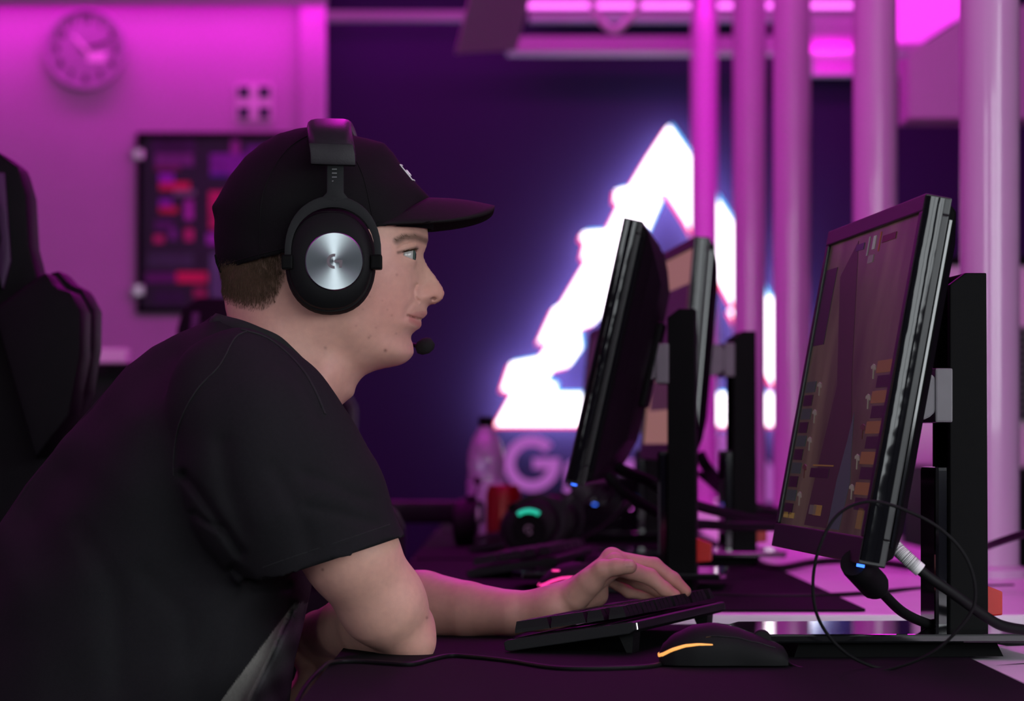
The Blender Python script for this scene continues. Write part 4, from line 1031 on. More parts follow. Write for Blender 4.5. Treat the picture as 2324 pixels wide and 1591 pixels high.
# ---------------- arms and hands
def V3(px, py, D): return np.array(P(px, py, D))
def chain(p, pts, k=0.012):
    f = None
    for (a, ra), (b, rb) in zip(pts, pts[1:]):
        d = rcone(p, a, b, ra, rb); f = d if f is None else smin(f, d, k)
    return f
RA = [(V3(580,950,3.30), .052), (V3(700,1110,3.275), .050), (V3(795,1255,3.285), .0445), (V3(868,1370,3.315), .0405), (V3(915,1428,3.342), .031)]
RF = [(V3(908,1428,3.352), .0335), (V3(850,1420,3.42), .0370), (V3(790,1424,3.49), .0325), (V3(728,1440,3.58), .0250)]
OL = V3(940,1462,3.325)
LA = [(V3(600,980,3.65), .052), (V3(760,1200,3.71), .048), (V3(868,1362,3.70), .040)]
LF = [(V3(868,1366,3.70), .0380), (V3(960,1370,3.672), .0365), (V3(1060,1383,3.645), .0305), (V3(1160,1391,3.622), .0245), (V3(1262,1380,3.608), .0195)]
W1, W2 = V3(1262,1378,3.598), V3(1262,1384,3.622)
fing = {'index': [(V3(1398,1284,3.596), .0112), (V3(1475,1309,3.594), .0086), (V3(1508,1337,3.592), .0075), (V3(1531,1351,3.591), .0064)],
        'middle': [(V3(1390,1272,3.616), .0115), (V3(1484,1284,3.616), .0089), (V3(1527,1315,3.614), .0078), (V3(1555,1342,3.613), .0066)],
        'ring': [(V3(1382,1284,3.636), .0108), (V3(1448,1318,3.640), .0084), (V3(1490,1338,3.640), .0074), (V3(1518,1352,3.640), .0062)],
        'pinky': [(V3(1372,1304,3.652), .0095), (V3(1428,1342,3.655), .0072), (V3(1468,1350,3.655), .0066), (V3(1504,1362,3.655), .0055)]}
TH = [(V3(1308,1352,3.586), .0165), (V3(1340,1320,3.572), .0140), (V3(1369,1293,3.560), .0104), (V3(1398,1287,3.555), .0086), (V3(1429,1286,3.552), .0079)]
RH = [(V3(728,1440,3.58), .024), (V3(700,1466,3.62), .022)]
def f_lhand(p):
    f = rcone(p, W1, W2, .0190, .0175)
    for i, (nm, ch_) in enumerate(fing.items()):
        t = i/3.0; a = W1*(1-t)+W2*t; f = smin(f, rcone(p, a, ch_[0][0], .0165, ch_[0][1]), 0.010)
    f = smin(f, rcone(p, V3(1275,1388,3.625), V3(1352,1350,3.642), .0165, .0140), 0.012)
    f = smin(f, chain(p, TH, 0.004), 0.005)
    for nm, ch_ in fing.items(): f = smin(f, chain(p, ch_, 0.0035), 0.0035)
    for nm in ('index', 'middle'): f = smin(f, np.linalg.norm(p-(fing[nm][0][0]+np.array([-.001, 0, .0045])), axis=1)-.0086, 0.008)
    return f
def f_rhand(p):
    f = chain(p, RH, .01); c = V3(700,1466,3.62)
    for i in range(4):
        b = c+np.array([0.004-0.002*i, 0.020*i-0.03, -0.030+0.003*i]); d = c+np.array([-0.012, 0.021*i-0.025, -0.058+0.005*abs(i-1)]); e = c+np.array([-0.030, 0.020*i-0.022, -0.064+0.005*abs(i-1)])
        f = smin(f, rcone(p, c, b, .018, .0115), .010); f = smin(f, chain(p, [(b, .0098), (d, .0085), (e, .0068)], .004), .005)
    th = c+np.array([0.022, -0.036, -0.012]); f = smin(f, chain(p, [(c+np.array([0.004, -0.012, 0]), .014), (th, .0105), (th+np.array([0.002, -0.010, -0.028]), .008)], .005), .009)
    return f
def bounded(fn, p, lo_, hi_, pad=0.05):
    """evaluate fn only inside a box; outside it a safe distance is returned"""
    d = np.maximum(np.maximum(np.array(lo_)-p, p-np.array(hi_)), 0); r = np.sqrt((d*d).sum(1)); f = r+pad; m = r <= 0
    if m.any(): f[m] = fn(p[m])
    return f
def f_rarm(p):
    a = chain(p, RA, .02); a = smin(a, chain(p, RF, .004), .010); a = smin(a, np.linalg.norm(p-OL, axis=1)-.0205, .016)
    return smin(a, bounded(f_rhand, p, (-0.36, 3.45, 0.60), (-0.13, 3.80, 0.82)), .010)
def f_larm(p):
    b = chain(p, LA, .02); b = smin(b, chain(p, LF, .004), .006)
    return smin(b, bounded(f_lhand, p, (0.0, 3.50, 0.70), (0.26, 3.72, 0.90)), .022)
def f_body(p):
    f = bounded(f_head, p, (-0.42, 3.30, 0.90), (0.03, 3.64, 1.35), 0.04)
    f = smin(f, rcone(p, V3(540,1010,YC), V3(420,1150,YC), .075, .11), 0.02)
    f = np.minimum(f, rcone(p, V3(520,1010,YC), V3(575,950,3.30), .065, .052)); f = np.minimum(f, rcone(p, V3(520,1010,YC), V3(600,980,3.65), .065, .052))
    f = np.minimum(f, bounded(f_rarm, p, (-0.40, 3.15, 0.55), (0.0, 3.85, 1.12)))
    return np.minimum(f, bounded(f_larm, p, (-0.36, 3.44, 0.65), (0.30, 3.85, 1.10)))
lo = np.array([PC(190, 0)[0], 3.20, 0.66]); hi = np.array([0.215, 3.80, 1.30])
bv, bq = surface_nets(f_body, lo, hi, 0.0026)
bv, bq = subdivide(bv, bq); bv = project(bv, f_body, 2)
tick('body')
# skin tint per vertex (own colour of lips, cheeks, moles, nails, nape hair; shade painted in mouth line and nostril)
px, py = px_of(bv); yy = bv[:, 1]
n = len(bv); tint = np.tile(np.array([0.67, 0.365, 0.295]), (n, 1))
def blend(mask, col): 
    global tint
    tint = tint*(1-mask[:, None])+np.array(col)[None]*mask[:, None]
dpx = CX+bv[:, 0]/bv[:, 1]*F; dpy = HY-(bv[:, 2]-ZC)/bv[:, 1]*F      # where the point is on the traced drawing
isH = (bv[:, 0] > PC(480, 0)[0]) & (bv[:, 2] > PC(0, 960)[2]) & (np.abs(yy-YC) < 0.11)
blend(isH*0.35*np.exp(-((px-880)/50)**2-((py-700)/55)**2), (0.62, 0.25, 0.21)); blend(isH*0.45*np.exp(-((px-990)/28)**2-((py-668)/24)**2), (0.62, 0.27, 0.20))
lipd = seg_d(px, py, [(934,721),(948,717),(964,713)]); blend(isH*(py < 724)*0.75*np.clip(1-lipd/8, 0, 1)**0.5*(px > 930), (0.52, 0.20, 0.18))
lipd = seg_d(px, py, [(936,728),(948,735),(956,738)]); blend(isH*(py >= 722)*0.8*np.clip(1-lipd/9, 0, 1)**0.5*(px > 930), (0.52, 0.17, 0.165))
mth = seg_d(px, py, [(927,719),(943,723),(961,726)]); blend(isH*np.exp(-(mth/2.2)**2)*0.85, (0.20, 0.06, 0.055))  # shade of the lip parting painted dark
hl = np.interp(px, [500,520,560,605,632,652,670], [678,692,708,712,696,660,600]); hr = isH*np.clip((hl-py)/34, 0, 1)*np.clip((672-px)/36, 0, 1)*np.clip((py-560)/10, 0, 1); blend(np.clip(hr, 0, 1)**0.7*0.88, (0.10, 0.060, 0.038))
br = seg_d(px, py, [(905,554),(922,545),(945,543),(972,549)]); blend(isH*np.clip(1.3-br/9, 0, 1)*0.75, (0.085, 0.05, 0.035))
blend(isH*np.exp(-(seg_d(px, py, [(908,580),(930,573),(948,567)])/3.6)**2)*0.85, (0.10, 0.05, 0.04))
nn = isH*np.exp(-((px-984)/7)**2-((py-679)/3.2)**2)*0.9; blend(nn, (0.12, 0.04, 0.035))  # nostril shade painted into the tint
for mx, my, mr, al in ((878,798,3.4,0.75),(842,770,2.4,0.5),(846,766,1.8,0.4),(745,793,3.2,0.5),(858,748,2.2,0.25),(905,630,3.0,0.35),(893,720,2.4,0.3),(884,708,2.2,0.25),(902,760,2.4,0.3),(873,688,2.2,0.22),(845,680,2.4,0.22),(830,708,2.4,0.25),(815,744,2.6,0.25)):
    blend((yy < YC)*np.exp(-((px-mx)**2+(py-my)**2)/(mr*mr))*al, (0.16, 0.06, 0.045))
for mx, my in ((732,1293),(969,1402)): blend((yy < 3.40)*np.exp(-((dpx-mx)**2+(dpy-my)**2)/9.0)*0.75, (0.20, 0.07, 0.05))
hd = np.linalg.norm(bv-V3(1440,1310,3.61), axis=1) < 0.085
for nm, ch_ in fing.items(): blend(hd*np.exp(-(np.linalg.norm(bv-ch_[-1][0], axis=1)/0.016)**2)*0.45, (0.60, 0.22, 0.17))
blend((np.linalg.norm(bv-OL, axis=1) < 0.05)*np.exp(-(np.linalg.norm(bv-OL, axis=1)/0.028)**2)*0.30, (0.60, 0.25, 0.20))
nl = ((dpx-1428)/11.5)**4+((dpy-1278)/8.5)**4; blend((nl < 1.0)*(yy < 3.585)*hd*0.5, (0.66, 0.40, 0.34)); blend(((nl > 0.75) & (nl < 1.35))*(yy < 3.585)*hd*0.35, (0.36, 0.15, 0.12))
base_loc = (-0.62, YC, 0.0)
person = thing('person', 'person in black cap and charcoal t-shirt leaning on the desk, facing the monitor', 'person', base_loc)
M['skin'] = material('skin', (0.6, 0.35, 0.27), 0.48, var=0.06, nscale=120, bump=0.12, bscale=1400, sss=0.12, attr='tint', spec=0.35)
np_mesh('body', bv, bq, M['skin'], person, base_loc, np.clip(tint, 0, 1))
# eyes
meye = bpy.data.materials.new('eye'); meye.use_nodes = True; nt = meye.node_tree; b_ = nt.nodes['Principled BSDF']; b_.inputs['Roughness'].default_value = 0.08
tc = nt.nodes.new('ShaderNodeTexCoord'); sp = nt.nodes.new('ShaderNodeSeparateXYZ'); cr = nt.nodes.new('ShaderNodeValToRGB'); cr.color_ramp.interpolation = 'EASE'
nt.links.new(tc.outputs['Object'], sp.inputs[0]); mr = nt.nodes.new('ShaderNodeMapRange'); mr.inputs[1].default_value = -0.0122; mr.inputs[2].default_value = 0.0122
nt.links.new(sp.outputs[0], mr.inputs[0]); nt.links.new(mr.outputs[0], cr.inputs[0])
e = cr.color_ramp.elements; e[0].position = 0.0; e[0].color = (0.46, 0.43, 0.41, 1); e[1].position = 1.0; e[1].color = (0.01, 0.01, 0.01, 1)
for pos, c_ in ((0.84, (0.46, 0.43, 0.41, 1)), (0.875, (0.05, 0.07, 0.06, 1)), (0.95, (0.10, 0.14, 0.12, 1)), (0.965, (0.01, 0.01, 0.01, 1))):
    q_ = cr.color_ramp.elements.new(pos); q_.color = c_
nt.links.new(cr.outputs[0], b_.inputs['Base Color'])
for s in (-1, 1):
    mb = MB(); rings = []
    for i in range(1, 16):
        a = PI*i/16; rings.append([(-0.0122*math.cos(a), 0.0122*math.sin(a)*math.cos(2*PI*k/24), 0.0122*math.sin(a)*math.sin(2*PI*k/24)) for k in range(24)])
    mb.loft(rings); eo = mb.build('eye', meye, person, True, angle=3); eo.location = (EYE[0]-base_loc[0], s*EYE[1], EYE[2]); eo.rotation_euler = (0, math.radians(3), 0)
# hairs: cropped nape, eyebrow, lashes
def strands(name, pts, dirs, length, width, mat):
    v = []; f = []
    for p, d, L in zip(pts, dirs, length):
        d = Vector(d).normalized(); sd = d.cross(Vector((0.1, -1, 0.1))).normalized()*width
        o = len(v); p = Vector(p); v += [p-sd, p+sd, p+d*L*0.6+sd*0.7, p+d*L*0.6-sd*0.7, p+d*L]; f += [(o, o+1, o+2, o+3), (o+3, o+2, o+4)]
    mb = MB(); mb.v = [tuple(q-Vector(base_loc)) for q in v]; mb.f = f
    me = bpy.data.meshes.new(name); me.from_pydata(mb.v, [], mb.f); me.materials.append(mat); o = bpy.data.objects.new(name, me); COL.objects.link(o); o.parent = person
    return o
M['hair'] = material('hair', (0.085, 0.050, 0.030), 0.6, var=0.3, nscale=400, spec=0.15)
rng = np.random.default_rng(3)
def grad(fn, p, eps=0.001):
    g = np.stack([(fn(p+np.eye(3)[k]*eps)-fn(p-np.eye(3)[k]*eps)) for k in range(3)], 1); return g/np.linalg.norm(g, axis=1)[:, None]
w_ = hr*1.0; w_ = np.where(w_ > 0.04, w_, 0); sel = rng.choice(len(bv), 9000, p=w_/w_.sum()); hp_ = bv[sel]+rng.normal(0, 0.0006, (9000, 3)); gn = grad(f_head, hp_)
hp_ = hp_-gn*f_head(hp_)[:, None]
dr = gn*0.30+np.array([0.10, 0, -1.0])+rng.normal(0, 0.16, (9000, 3)); dr -= gn*np.minimum(0, (dr*gn).sum(1)-0.22)[:, None]
o = strands('hair', hp_, dr, (0.0018+0.0055*np.clip(hr[sel], 0, 1))*rng.uniform(0.6, 1.2, 9000), 0.00016, M['hair']); o['kind'] = 'stuff'; o['label'] = 'short cropped brown hair'
def on_face(pxs, pys, side=-1):
    y = np.array([math.sqrt(max(1e-8, HEAD.samp(HEAD.V, np.array([a]), np.array([b]))[0])) for a, b in zip(pxs, pys)])
    return np.stack([(pxs-CX)*S0, YC+side*y, ZC-(pys-HY)*S0], 1)
for side in (-1, 1):
    nb_ = 700; t = rng.uniform(0, 1, nb_); cxs = np.interp(t, [0, .3, .65, 1], [904, 922, 945, 970]); cys = np.interp(t, [0, .3, .65, 1], [555, 546, 543.5, 549]); th_ = np.interp(t, [0, .4, 1], [2, 4.5, 6.5])
    pts_ = on_face(cxs, cys+rng.uniform(-1, 1, nb_)*th_, side); g_ = grad(f_head, pts_); pts_ = pts_-g_*f_head(pts_)[:, None]
    strands('eyebrow', pts_, g_*0.35+np.array([-1.0, 0, 0.25])+rng.normal(0, 0.2, (nb_, 3)), rng.uniform(0.004, 0.008, nb_), 0.00022, M['hair'])
    t = np.linspace(0, 1, 60); lx = 910+30*t; ly = 580-(lx-909)*0.26
    dy_ = np.sqrt(np.maximum(0.0134**2-((lx-921)*S0)**2-((ly-584)*S0)**2, 1e-8)); pts_ = np.stack([(lx-CX)*S0, YC+side*(EYE[1]+dy_), ZC-(ly-HY)*S0], 1)
    strands('eyelash', pts_, np.stack([0.5+0.6*t, side*(1-0.5*t), 0.15+0*t], 1)+rng.normal(0, 0.12, (60, 3)), np.full(60, 0.0068), 0.00035, M['hair'])

tick('hair')
# ---------------- t-shirt
tor_poly = [(498,716),(440,742),(390,764),(345,788),(292,830),(232,898),(150,990),(60,1098),(0,1188),(-60,1300),(-110,1450),(-120,1700),(-90,2050),(560,2050),(640,1750),(655,1600),(668,1500),(688,1420),(705,1340),(716,1240),(735,1080),(750,968),(738,930),(712,880),(676,818),(620,766),(560,734)]
tor_ctrl = [(600,790,92),(680,850,92),(560,800,100),(480,790,95),(520,860,180),(600,900,185),(420,820,80),(440,900,165),(360,860,90),(360,950,165),(260,960,95),(280,1060,170),(420,1050,205),(560,1020,200),(680,960,110),(700,1050,110),(620,1120,175),
            (180,1080,85),(200,1180,150),(100,1180,70),(80,1300,120),(0,1320,60),(300,1250,190),(480,1250,192),(620,1280,165),(680,1280,95),(200,1400,175),(400,1420,188),(560,1420,178),(640,1420,120),(665,1400,75),(30,1450,110),(100,1600,155),(300,1600,185),(500,1600,180),(600,1600,130),(300,1850,185),(480,1850,165),(60,1850,150)]
TOR = Lateral(tor_poly, tor_ctrl, step=6.0, samp=22.0)
SL = [(V3(545,915,3.300), .074), (V3(600,1005,3.284), .079), (V3(680,1140,3.280), .080), (V3(752,1272,3.282), .0675), (V3(800,1360,3.285), .066)]
SLB = [(V3(585,995,3.655), .070), (V3(745,1215,3.70), .062), (V3(790,1310,3.70), .060)]
creases = [([(418,1078),(455,1125),(500,1190),(545,1255)], .0065, 12), ([(440,1165),(480,1192),(510,1200)], .0035, 9), ([(505,1010),(515,1100),(550,1200)], .004, 26), ([(690,1075),(760,1100),(830,1135)], .0022, 16),
           ([(700,1150),(770,1165),(850,1190)], .0022, 15), ([(620,1060),(680,1170),(700,1240)], .002, 22), ([(560,1591),(610,1490),(662,1375)], .007, 9), ([(330,1300),(420,1400),(430,1560)], .003, 28), ([(180,1200),(260,1330),(270,1560)], .003, 30),
           ([(560,1330),(480,1440),(440,1591)], .003, 22), ([(640,830),(690,880),(720,950)], .002, 14), ([(530,1290),(580,1330),(650,1330)], .006, 12)]
CLX = [470,500,560,640,700,733,757,775]; CLY = [716,722,738,772,830,900,932,945]
def sl_clip(p, a, b): return (p-a)@((b-a)/np.linalg.norm(b-a))
def sleeve(p):
    s = chain(p, SL, .03); return smin(s, rcone(p, V3(645,1285,3.285), V3(560,1130,3.27), .038, .05), .05)
HEM0 = V3(900,1221,3.285); _h = Vector(V3(604,1316,3.285)-HEM0).cross(Vector((0, 1, 0))).normalized()
HEMN = np.array(_h if _h.z < 0 else -_h)
HEB0 = V3(760,1225,3.70); HEBN = V3(800,1310,3.70)-V3(760,1220,3.70); HEBN = HEBN/np.linalg.norm(HEBN)
def f_shirt(p):
    f = TOR(p)
    f = smin(f, f_headneck(p)-0.004, 0.022)
    s = sleeve(p); s = np.maximum(s, (p-HEM0)@HEMN); f = smin(f, s, .014)
    f = smin(f, np.maximum(chain(p, SLB, .03), (p-HEB0)@HEBN), .03)
    nr = (p[:, 1] < YC-0.02) & (np.abs(f) < 0.03)
    if nr.any():
        q = p[nr]; qx = CX+q[:, 0]/q[:, 1]*F; qy = HY-(q[:, 2]-ZC)/q[:, 1]*F; g = np.zeros(len(q))
        for pts, am, wd in creases:
            xs_ = [c_[0] for c_ in pts]; ys_ = [c_[1] for c_ in pts]; e_ = 2.5*wd
            k_ = (qx > min(xs_)-e_) & (qx < max(xs_)+e_) & (qy > min(ys_)-e_) & (qy < max(ys_)+e_)
            if k_.any(): g[k_] += am*np.exp(-(seg_d(qx[k_], qy[k_], pts)/wd)**2)
        g += 0.0016*np.sin(qx/37+qy/61)*np.sin(qx/71-qy/43+1.3)
        f = f.copy(); f[nr] += g
    return f
def f_headneck(p):        # only the neck part of the head body
    f = HEAD(p); px, py = px_of(p)
    f = np.maximum(f, (np.interp(px, CLX, CLY)-26-py)*S0*0.7); return np.maximum(f, (px-772)*S0)
lo = np.array([-1.02, 3.12, 0.42]); hi = np.array([-0.12, 3.86, 1.16])
sv, sq_ = surface_nets(f_shirt, lo, hi, 0.0052, margin=2.4)
px, py = px_of(sv); ax = V3(680,1140,3.28); bx_ = V3(752,1272,3.282)
# collar line (same on both sides), sleeve hems
col_line = [(470,716),(500,722),(560,738),(640,772),(700,830),(733,900),(757,932),(775,945),(800,968),(840,1030)]
above = np.interp(px, [c_[0] for c_ in col_line], [c_[1] for c_ in col_line]) > py
above &= (px > 486) & (px < 840) & (np.abs(sv[:, 1]-YC) < 0.118)
sv, sq_ = keep(sv, sq_, ~above)
sv, sq_ = subdivide(sv, sq_); sv = project(sv, f_shirt, 2)
tick('shirt sdf')
# pull the ragged rim of the collar opening onto the collar line, cut the sleeves with clean planes
fc = sv[sq_].mean(1)
capm = ((((fc-HEM0)@HEMN) > -0.0016) & (sleeve(fc) < -0.0012) & (TOR(fc) > 0.012)) | ((((fc-HEB0)@HEBN) > -0.0016) & (chain(fc, SLB, .03) < -0.0012) & (TOR(fc) > 0.012))
sq_ = sq_[~capm]; bm = bmesh.new(); me = bpy.data.meshes.new('tmp'); me.from_pydata(sv.tolist(), [], sq_.tolist()); bm.from_mesh(me); bpy.data.meshes.remove(me)
bmesh.ops.delete(bm, geom=[v_ for v_ in bm.verts if not v_.link_faces], context='VERTS')
for v_ in bm.verts:
    if v_.is_boundary and v_.co.z < PC(0, 1000)[2]:
        for h_, n_ in ((HEM0, HEMN), (HEB0, HEBN)):
            d_ = float((np.array(v_.co)-h_)@n_)
            if abs(d_) < 0.008: v_.co -= Vector(n_)*d_
for v_ in bm.verts:
    if v_.is_boundary and v_.co.z > PC(0, 960)[2] and abs(v_.co.y-YC) < 0.112:
        x_ = CX+v_.co.x/S0; y_ = HY+(ZC-v_.co.z)/S0
        ty = float(np.interp(x_, [c_[0] for c_ in col_line], [c_[1] for c_ in col_line])); v_.co.z = ZC-(ty-HY)*S0
bnd = [v_ for v_ in bm.verts if v_.is_boundary and v_.co.z > PC(0, 1700)[2]]
for _ in range(6):                       # even out the cut rims along themselves
    new = {}
    for v_ in bnd:
        nb = [e_.other_vert(v_).co for e_ in v_.link_edges if e_.is_boundary]
        if len(nb) == 2: new[v_] = v_.co*0.4+(nb[0]+nb[1])*0.3
    for v_, c_ in new.items(): v_.co = c_
for f in bm.faces: f.smooth = True
me = bpy.data.meshes.new('t_shirt'); bmesh.ops.translate(bm, verts=bm.verts, vec=-Vector(base_loc)); bm.to_mesh(me); bm.free()
co = np.empty(len(me.vertices)*3, np.float32); me.vertices.foreach_get('co', co); co = co.reshape(-1, 3)+np.array(base_loc)
qx = CX+co[:, 0]/co[:, 1]*F; qy = HY-(co[:, 2]-ZC)/co[:, 1]*F
lx_ = 500+(1591-qy)*(165/221.0)        # left edge of the pale print on the shirt front
pm = np.clip((qx-lx_)/3.0, 0, 1)*(qy > 1368)*(chain(co, SL, .03) > 0.004)*(co[:, 1] < 3.70)
fold = np.clip((qx-(560+(1591-qy)*(100/216.0)))/10.0, 0, 1)
noise = 0.5+0.5*np.sin(qx/13.0+qy/29.0)*np.sin(qx/31-qy/17.0+0.6)
pale = np.array([0.20, 0.19, 0.175])[None]*(1-fold[:, None])+(np.array([0.062, 0.064, 0.064])[None]*(0.55+0.9*noise[:, None]))*fold[:, None]
cl_ = np.tile(np.array([0.0135, 0.0125, 0.0145]), (len(co), 1))*(1-pm[:, None])+pale*pm[:, None]
at = me.color_attributes.new('tint', 'FLOAT_COLOR', 'POINT'); at.data.foreach_set('color', np.hstack([cl_, np.ones((len(co), 1))]).astype(np.float32).ravel())
M['shirt'] = material('shirt', (0.0135, 0.0125, 0.0145), 0.9, var=0.10, nscale=260, bump=0.35, bscale=1800, attr='tint', spec=0.15)
me.materials.append(M['shirt']); shirt = bpy.data.objects.new('t_shirt', me); COL.objects.link(shirt); shirt.parent = person; shirt['label'] = 'charcoal t-shirt with a pale grey print at the front'
so = shirt.modifiers.new('thickness', 'SOLIDIFY'); so.thickness = 0.0022; so.offset = -1
M['rib'] = material('rib', (0.012, 0.0125, 0.0135), 0.9, var=0.15, nscale=300, bump=0.5, bscale=1500)
tick('shirt mesh')
# ribbed collar band
def shirt_side(px_, py_, side):
    yy_ = np.linspace(0.004, 0.22, 200); p = np.stack([np.full(200, (px_-CX)*S0), YC+side*yy_, np.full(200, ZC-(py_-HY)*S0)], 1)
    f = f_shirt(p); ins = f < 0; i = 0
    if ins.any(): k0 = int(np.argmax(ins)); i = k0+int(np.argmax(~ins[k0:]))
    if yy_[i] > 0.118: i = int(np.argmax(yy_ > 0.118))
    return p[i], f
cpts = []
for x_, y_ in [(500,721),(520,727),(560,738),(600,754),(640,772),(672,800),(700,830),(720,866),(735,900),(748,920)]:
    cpts.append((x_, y_))
near_ = [Vector(shirt_side(x_, y_, -1)[0]) for x_, y_ in cpts]; far_ = [Vector(shirt_side(x_, y_, 1)[0]) for x_, y_ in cpts]
back_ = Vector(PC(496, 719)); front_ = Vector(PC(760, 934))
loop = catmull([back_]+near_+[front_]+far_[::-1], 5, close=True)
ctr = Vector(PC(640, 830)); dn = Vector((-0.55, 0, -0.83)).normalized(); rings = []
for i, p in enumerate(loop):
    tg = (loop[(i+1) % len(loop)]-loop[i-1]).normalized(); out = (p-ctr); out -= tg*out.dot(tg); wv = dn-tg*dn.dot(tg); wv.normalize(); nv = tg.cross(wv).normalized()
    if nv.dot(p-ctr) < 0: nv = -nv
    rings.append([p+nv*0.0005-wv*0.003, p+nv*0.0030-wv*0.002, p+nv*0.0046+wv*0.004, p+nv*0.0044+wv*0.010, p+nv*0.0010+wv*0.0125, p-nv*0.0015+wv*0.004])
MB().loft(rings, close=True).build('collar', M['rib'], shirt, True, offset=base_loc, angle=1.5)
# stitched seams laid on the cloth
def cloth_point(px_, py_, D0=3.2):
    ds = np.linspace(3.16, 3.60, 300); p = np.stack([(px_-CX)/F*ds, ds, ZC-(py_-HY)/F*ds], 1); f = f_shirt(p); i = np.argmax(f < 0.0006); return Vector(p[i])
def seam(pts, r, name='seam'):
    c2_ = catmull([(a, b, 0) for a, b in pts], 8); MB().tube([cloth_point(c_.x, c_.y) for c_ in c2_], r, 6).build(name, M['rib'], shirt, True, offset=base_loc)
seam([(560,752),(532,768),(498,829),(446,885),(409,955),(395,1023),(394,1080)], 0.0009)
seam([(548,748),(600,764),(644,794),(686,838),(714,884),(738,940)], 0.0013, 'collar_seam')
seam([(596,1288),(640,1272),(700,1252),(790,1222),(885,1190)], 0.0006)
tick('seams')
# trousers and shoes (hidden below the desk)
HIP = [(-0.66, YC-0.10, 0.54), (-0.66, YC+0.10, 0.54)]; KN = [(-0.20, YC-0.14, 0.53), (-0.20, YC+0.16, 0.53)]; AN = [(-0.16, YC-0.14, 0.10), (-0.14, YC+0.16, 0.10)]
def f_tr(p):
    f = rcone(p, np.array(HIP[0]), np.array(HIP[1]), .12, .12)
    for i in range(2):
        f = smin(f, rcone(p, np.array(HIP[i]), np.array(KN[i]), .095, .068), .04); f = smin(f, rcone(p, np.array(KN[i]), np.array(AN[i]), .066, .052), .03)
    return np.maximum(f, 0.06-p[:, 2])
tv, tq = surface_nets(f_tr, (-0.85, 3.1, 0.03), (-0.02, 3.85, 0.75), 0.011)
np_mesh('trousers', tv, tq, material('trousers', (0.02, 0.02, 0.024), 0.9, var=0.15), person, base_loc)
def f_sh(p, a):
    f = rcone(p, np.array([a[0]-0.03, a[1], 0.045]), np.array([a[0]+0.15, a[1], 0.035]), .044, .036); f = smin(f, rcone(p, np.array([a[0], a[1], 0.06]), np.array([a[0], a[1], 0.11]), .045, .05), .03); return smax(f, 0.002-p[:, 2], .004)
for a in AN:
    v_, q_ = surface_nets(lambda p: f_sh(p, a), (a[0]-0.12, a[1]-0.1, -0.02), (a[0]+0.24, a[1]+0.1, 0.2), 0.008); np_mesh('shoe', v_, q_, M['black_matte'], person, base_loc)

tick('trousers')
# ---------------- cap
cap_poly = [(481,470),(498,442),(521,401),(557,356),(594,326),(632,304),(676,292),(715,287),(760,296),(803,308),(840,316),(872,325),(892,346),(911,374),(942,412),(977,449),(984,500),(984,540),(960,640),(760,700),(560,660),(505,625),(490,590),(486,540),(487,500)]
cap_ctrl = [(700,420,84),(600,450,76),(540,490,58),(510,520,38),(800,420,79),(870,430,64),(920,450,44),(950,470,28),(700,540,86),(600,560,77),(545,580,60),(820,540,80),(880,520,72),(930,510,54),(960,500,34),(700,620,84),(850,600,72),(600,620,72),(700,340,56),(780,350,56),(620,360,50),(850,370,48),(890,400,40)]
CAP = Lateral(cap_poly, cap_ctrl)
cv, cq = surface_nets(CAP, (PC(460,0)[0], YC-0.11, PC(0,720)[2]), (PC(1005,0)[0], YC+0.11, PC(0,270)[2]), 0.0042, margin=2.2)
cv, cq = subdivide(cv, cq); cv = project(cv, CAP, 2)
rim = [(470,600),(488,596),(517,618),(560,606),(639,589),(700,574),(760,557),(820,540),(870,523),(985,521),(1000,521)]
px, py = px_of(cv); ry = np.interp(px, [c_[0] for c_ in rim], [c_[1] for c_ in rim])
cv, cq = keep(cv, cq, py < ry+2)
px, py = px_of(cv); ry = np.interp(px, [c_[0] for c_ in rim], [c_[1] for c_ in rim]); near_r = py > ry-2.2
cv[near_r, 2] = ZC-(ry[near_r]-HY)*S0
M['cap_cloth'] = material('cap_cloth', (0.0045, 0.004, 0.0046), 0.85, var=0.15, nscale=250, bump=0.3, bscale=1600, spec=0.2)
M['brim_cloth'] = material('brim_cloth', (0.0075, 0.0052, 0.0065), 0.8, var=0.12, nscale=250, bump=0.3, bscale=1600, spec=0.25)
cap = np_mesh('cap', cv, cq, M['cap_cloth'], person, base_loc); cap['label'] = 'black baseball cap'
so = cap.modifiers.new('thickness', 'SOLIDIFY'); so.thickness = 0.0025; so.offset = -1
# curved brim
rows = []
for i in range(33):
    s = -1+2*i/32; a = abs(s); row = []
    xr = 972-106*a**2.0; yr = 452+69*a**1.75
    xf = 866+256*max(0, 1-a**3.6)**0.52; yf = 470+50*a**1.55
    for j in range(13):
        t = j/12; px_ = xr+(xf-xr)*t; py_ = yr+(yf-yr)*t-5*math.sin(PI*t)*(1-a)
        hw = 0.0735*s*(1-0.05*t)
        row.append(Vector(((px_-CX)*S0, YC+hw, ZC-(py_-HY)*S0)))
    rows.append(row)
mb = MB(); vs = [v_ for r_ in rows for v_ in r_]; mb.add(vs, [(i*13+j, (i+1)*13+j, (i+1)*13+j+1, i*13+j+1) for i in range(32) for j in range(12)])
br_ = mb.build('brim', M['brim_cloth'], cap, True, offset=base_loc, angle=2.5); so = br_.modifiers.new('thickness', 'SOLIDIFY'); so.thickness = 0.0034; so.offset = 0
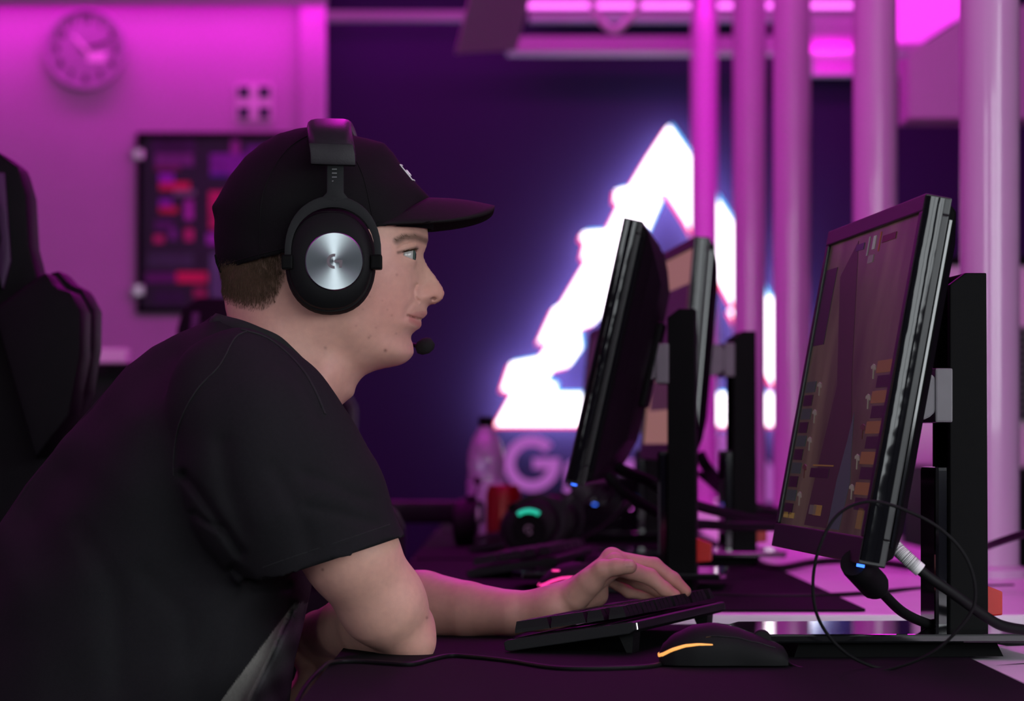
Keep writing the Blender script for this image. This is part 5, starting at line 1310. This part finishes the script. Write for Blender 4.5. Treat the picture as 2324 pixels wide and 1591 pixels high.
# crown seams, strap slider, label on the front panel
def cap_line(pts, r, mat, name, parent=cap):
    v_ = []
    for c_ in catmull([(a, b, 0) for a, b in pts], 8):
        y = CAP.y_near(c_.x, c_.y); v_.append(Vector(((c_.x-CX)*S0, y, ZC-(c_.y-HY)*S0)))
    return MB().tube(v_, r, 6).build(name, mat, parent, True, offset=base_loc)
cap_line([(745,300),(790,340),(830,410),(855,520)], 0.0007, M['cap_cloth'], 'seam'); cap_line([(735,300),(660,350),(610,450),(600,590)], 0.0007, M['cap_cloth'], 'seam')
cap_line([(512,607),(560,596),(640,579),(700,564),(760,547),(820,530),(866,514)], 0.0007, M['cap_cloth'], 'seam')
mb = MB(); pts_ = [P(486,578,YC-0.018), P(497,574,YC-0.018), P(520,617,YC-0.018), P(511,622,YC-0.018), P(498,618,YC-0.018), P(489,596,YC-0.018)]
mb.prism(pts_, (0, 0.036, 0)); st_ = mb.build('strap', M['cap_cloth'], cap, bevel=0.001, offset=base_loc)
MB().tube([P(495,575,YC-0.020), P(516,616,YC-0.020)], 0.0010, 8).build('slider', 'metal', st_, True, offset=base_loc)['label'] = 'thin metal strap slider'
def cap_front(py_, y):          # point on the cap front at a height and sideways offset
    xs_ = np.linspace(1000, 780, 500); V_ = CAP.samp(CAP.V, xs_, np.full(500, float(py_))); i = int(np.argmax(V_ > y*y)); return Vector(((xs_[i]-CX)*S0+0.0006, YC+y, ZC-(py_-HY)*S0))
lb = []
for y in (-0.0125, 0.0125): lb.append([cap_front(py_, y) for py_ in np.linspace(376, 410, 8)])
top_ = [cap_front(376, y) for y in np.linspace(-0.0125, 0.0125, 13)]; bot_ = [cap_front(410, y) for y in np.linspace(-0.0125, 0.0125, 13)]
mb = MB()
for ln in lb+[top_, bot_]: mb.tube(ln, 0.0007, 6)
mb.build('front_label', 'paper_white', cap, True, offset=base_loc)['label'] = 'small white outlined label'
for y0 in (-0.0080, -0.0040, 0.0, 0.0040):
    MB().tube([cap_front(388, y0), cap_front(394, y0+0.002), cap_front(399, y0+0.001)], 0.0012, 6).build('print_mark', 'paper_white', cap, True, offset=base_loc)
tick('end')
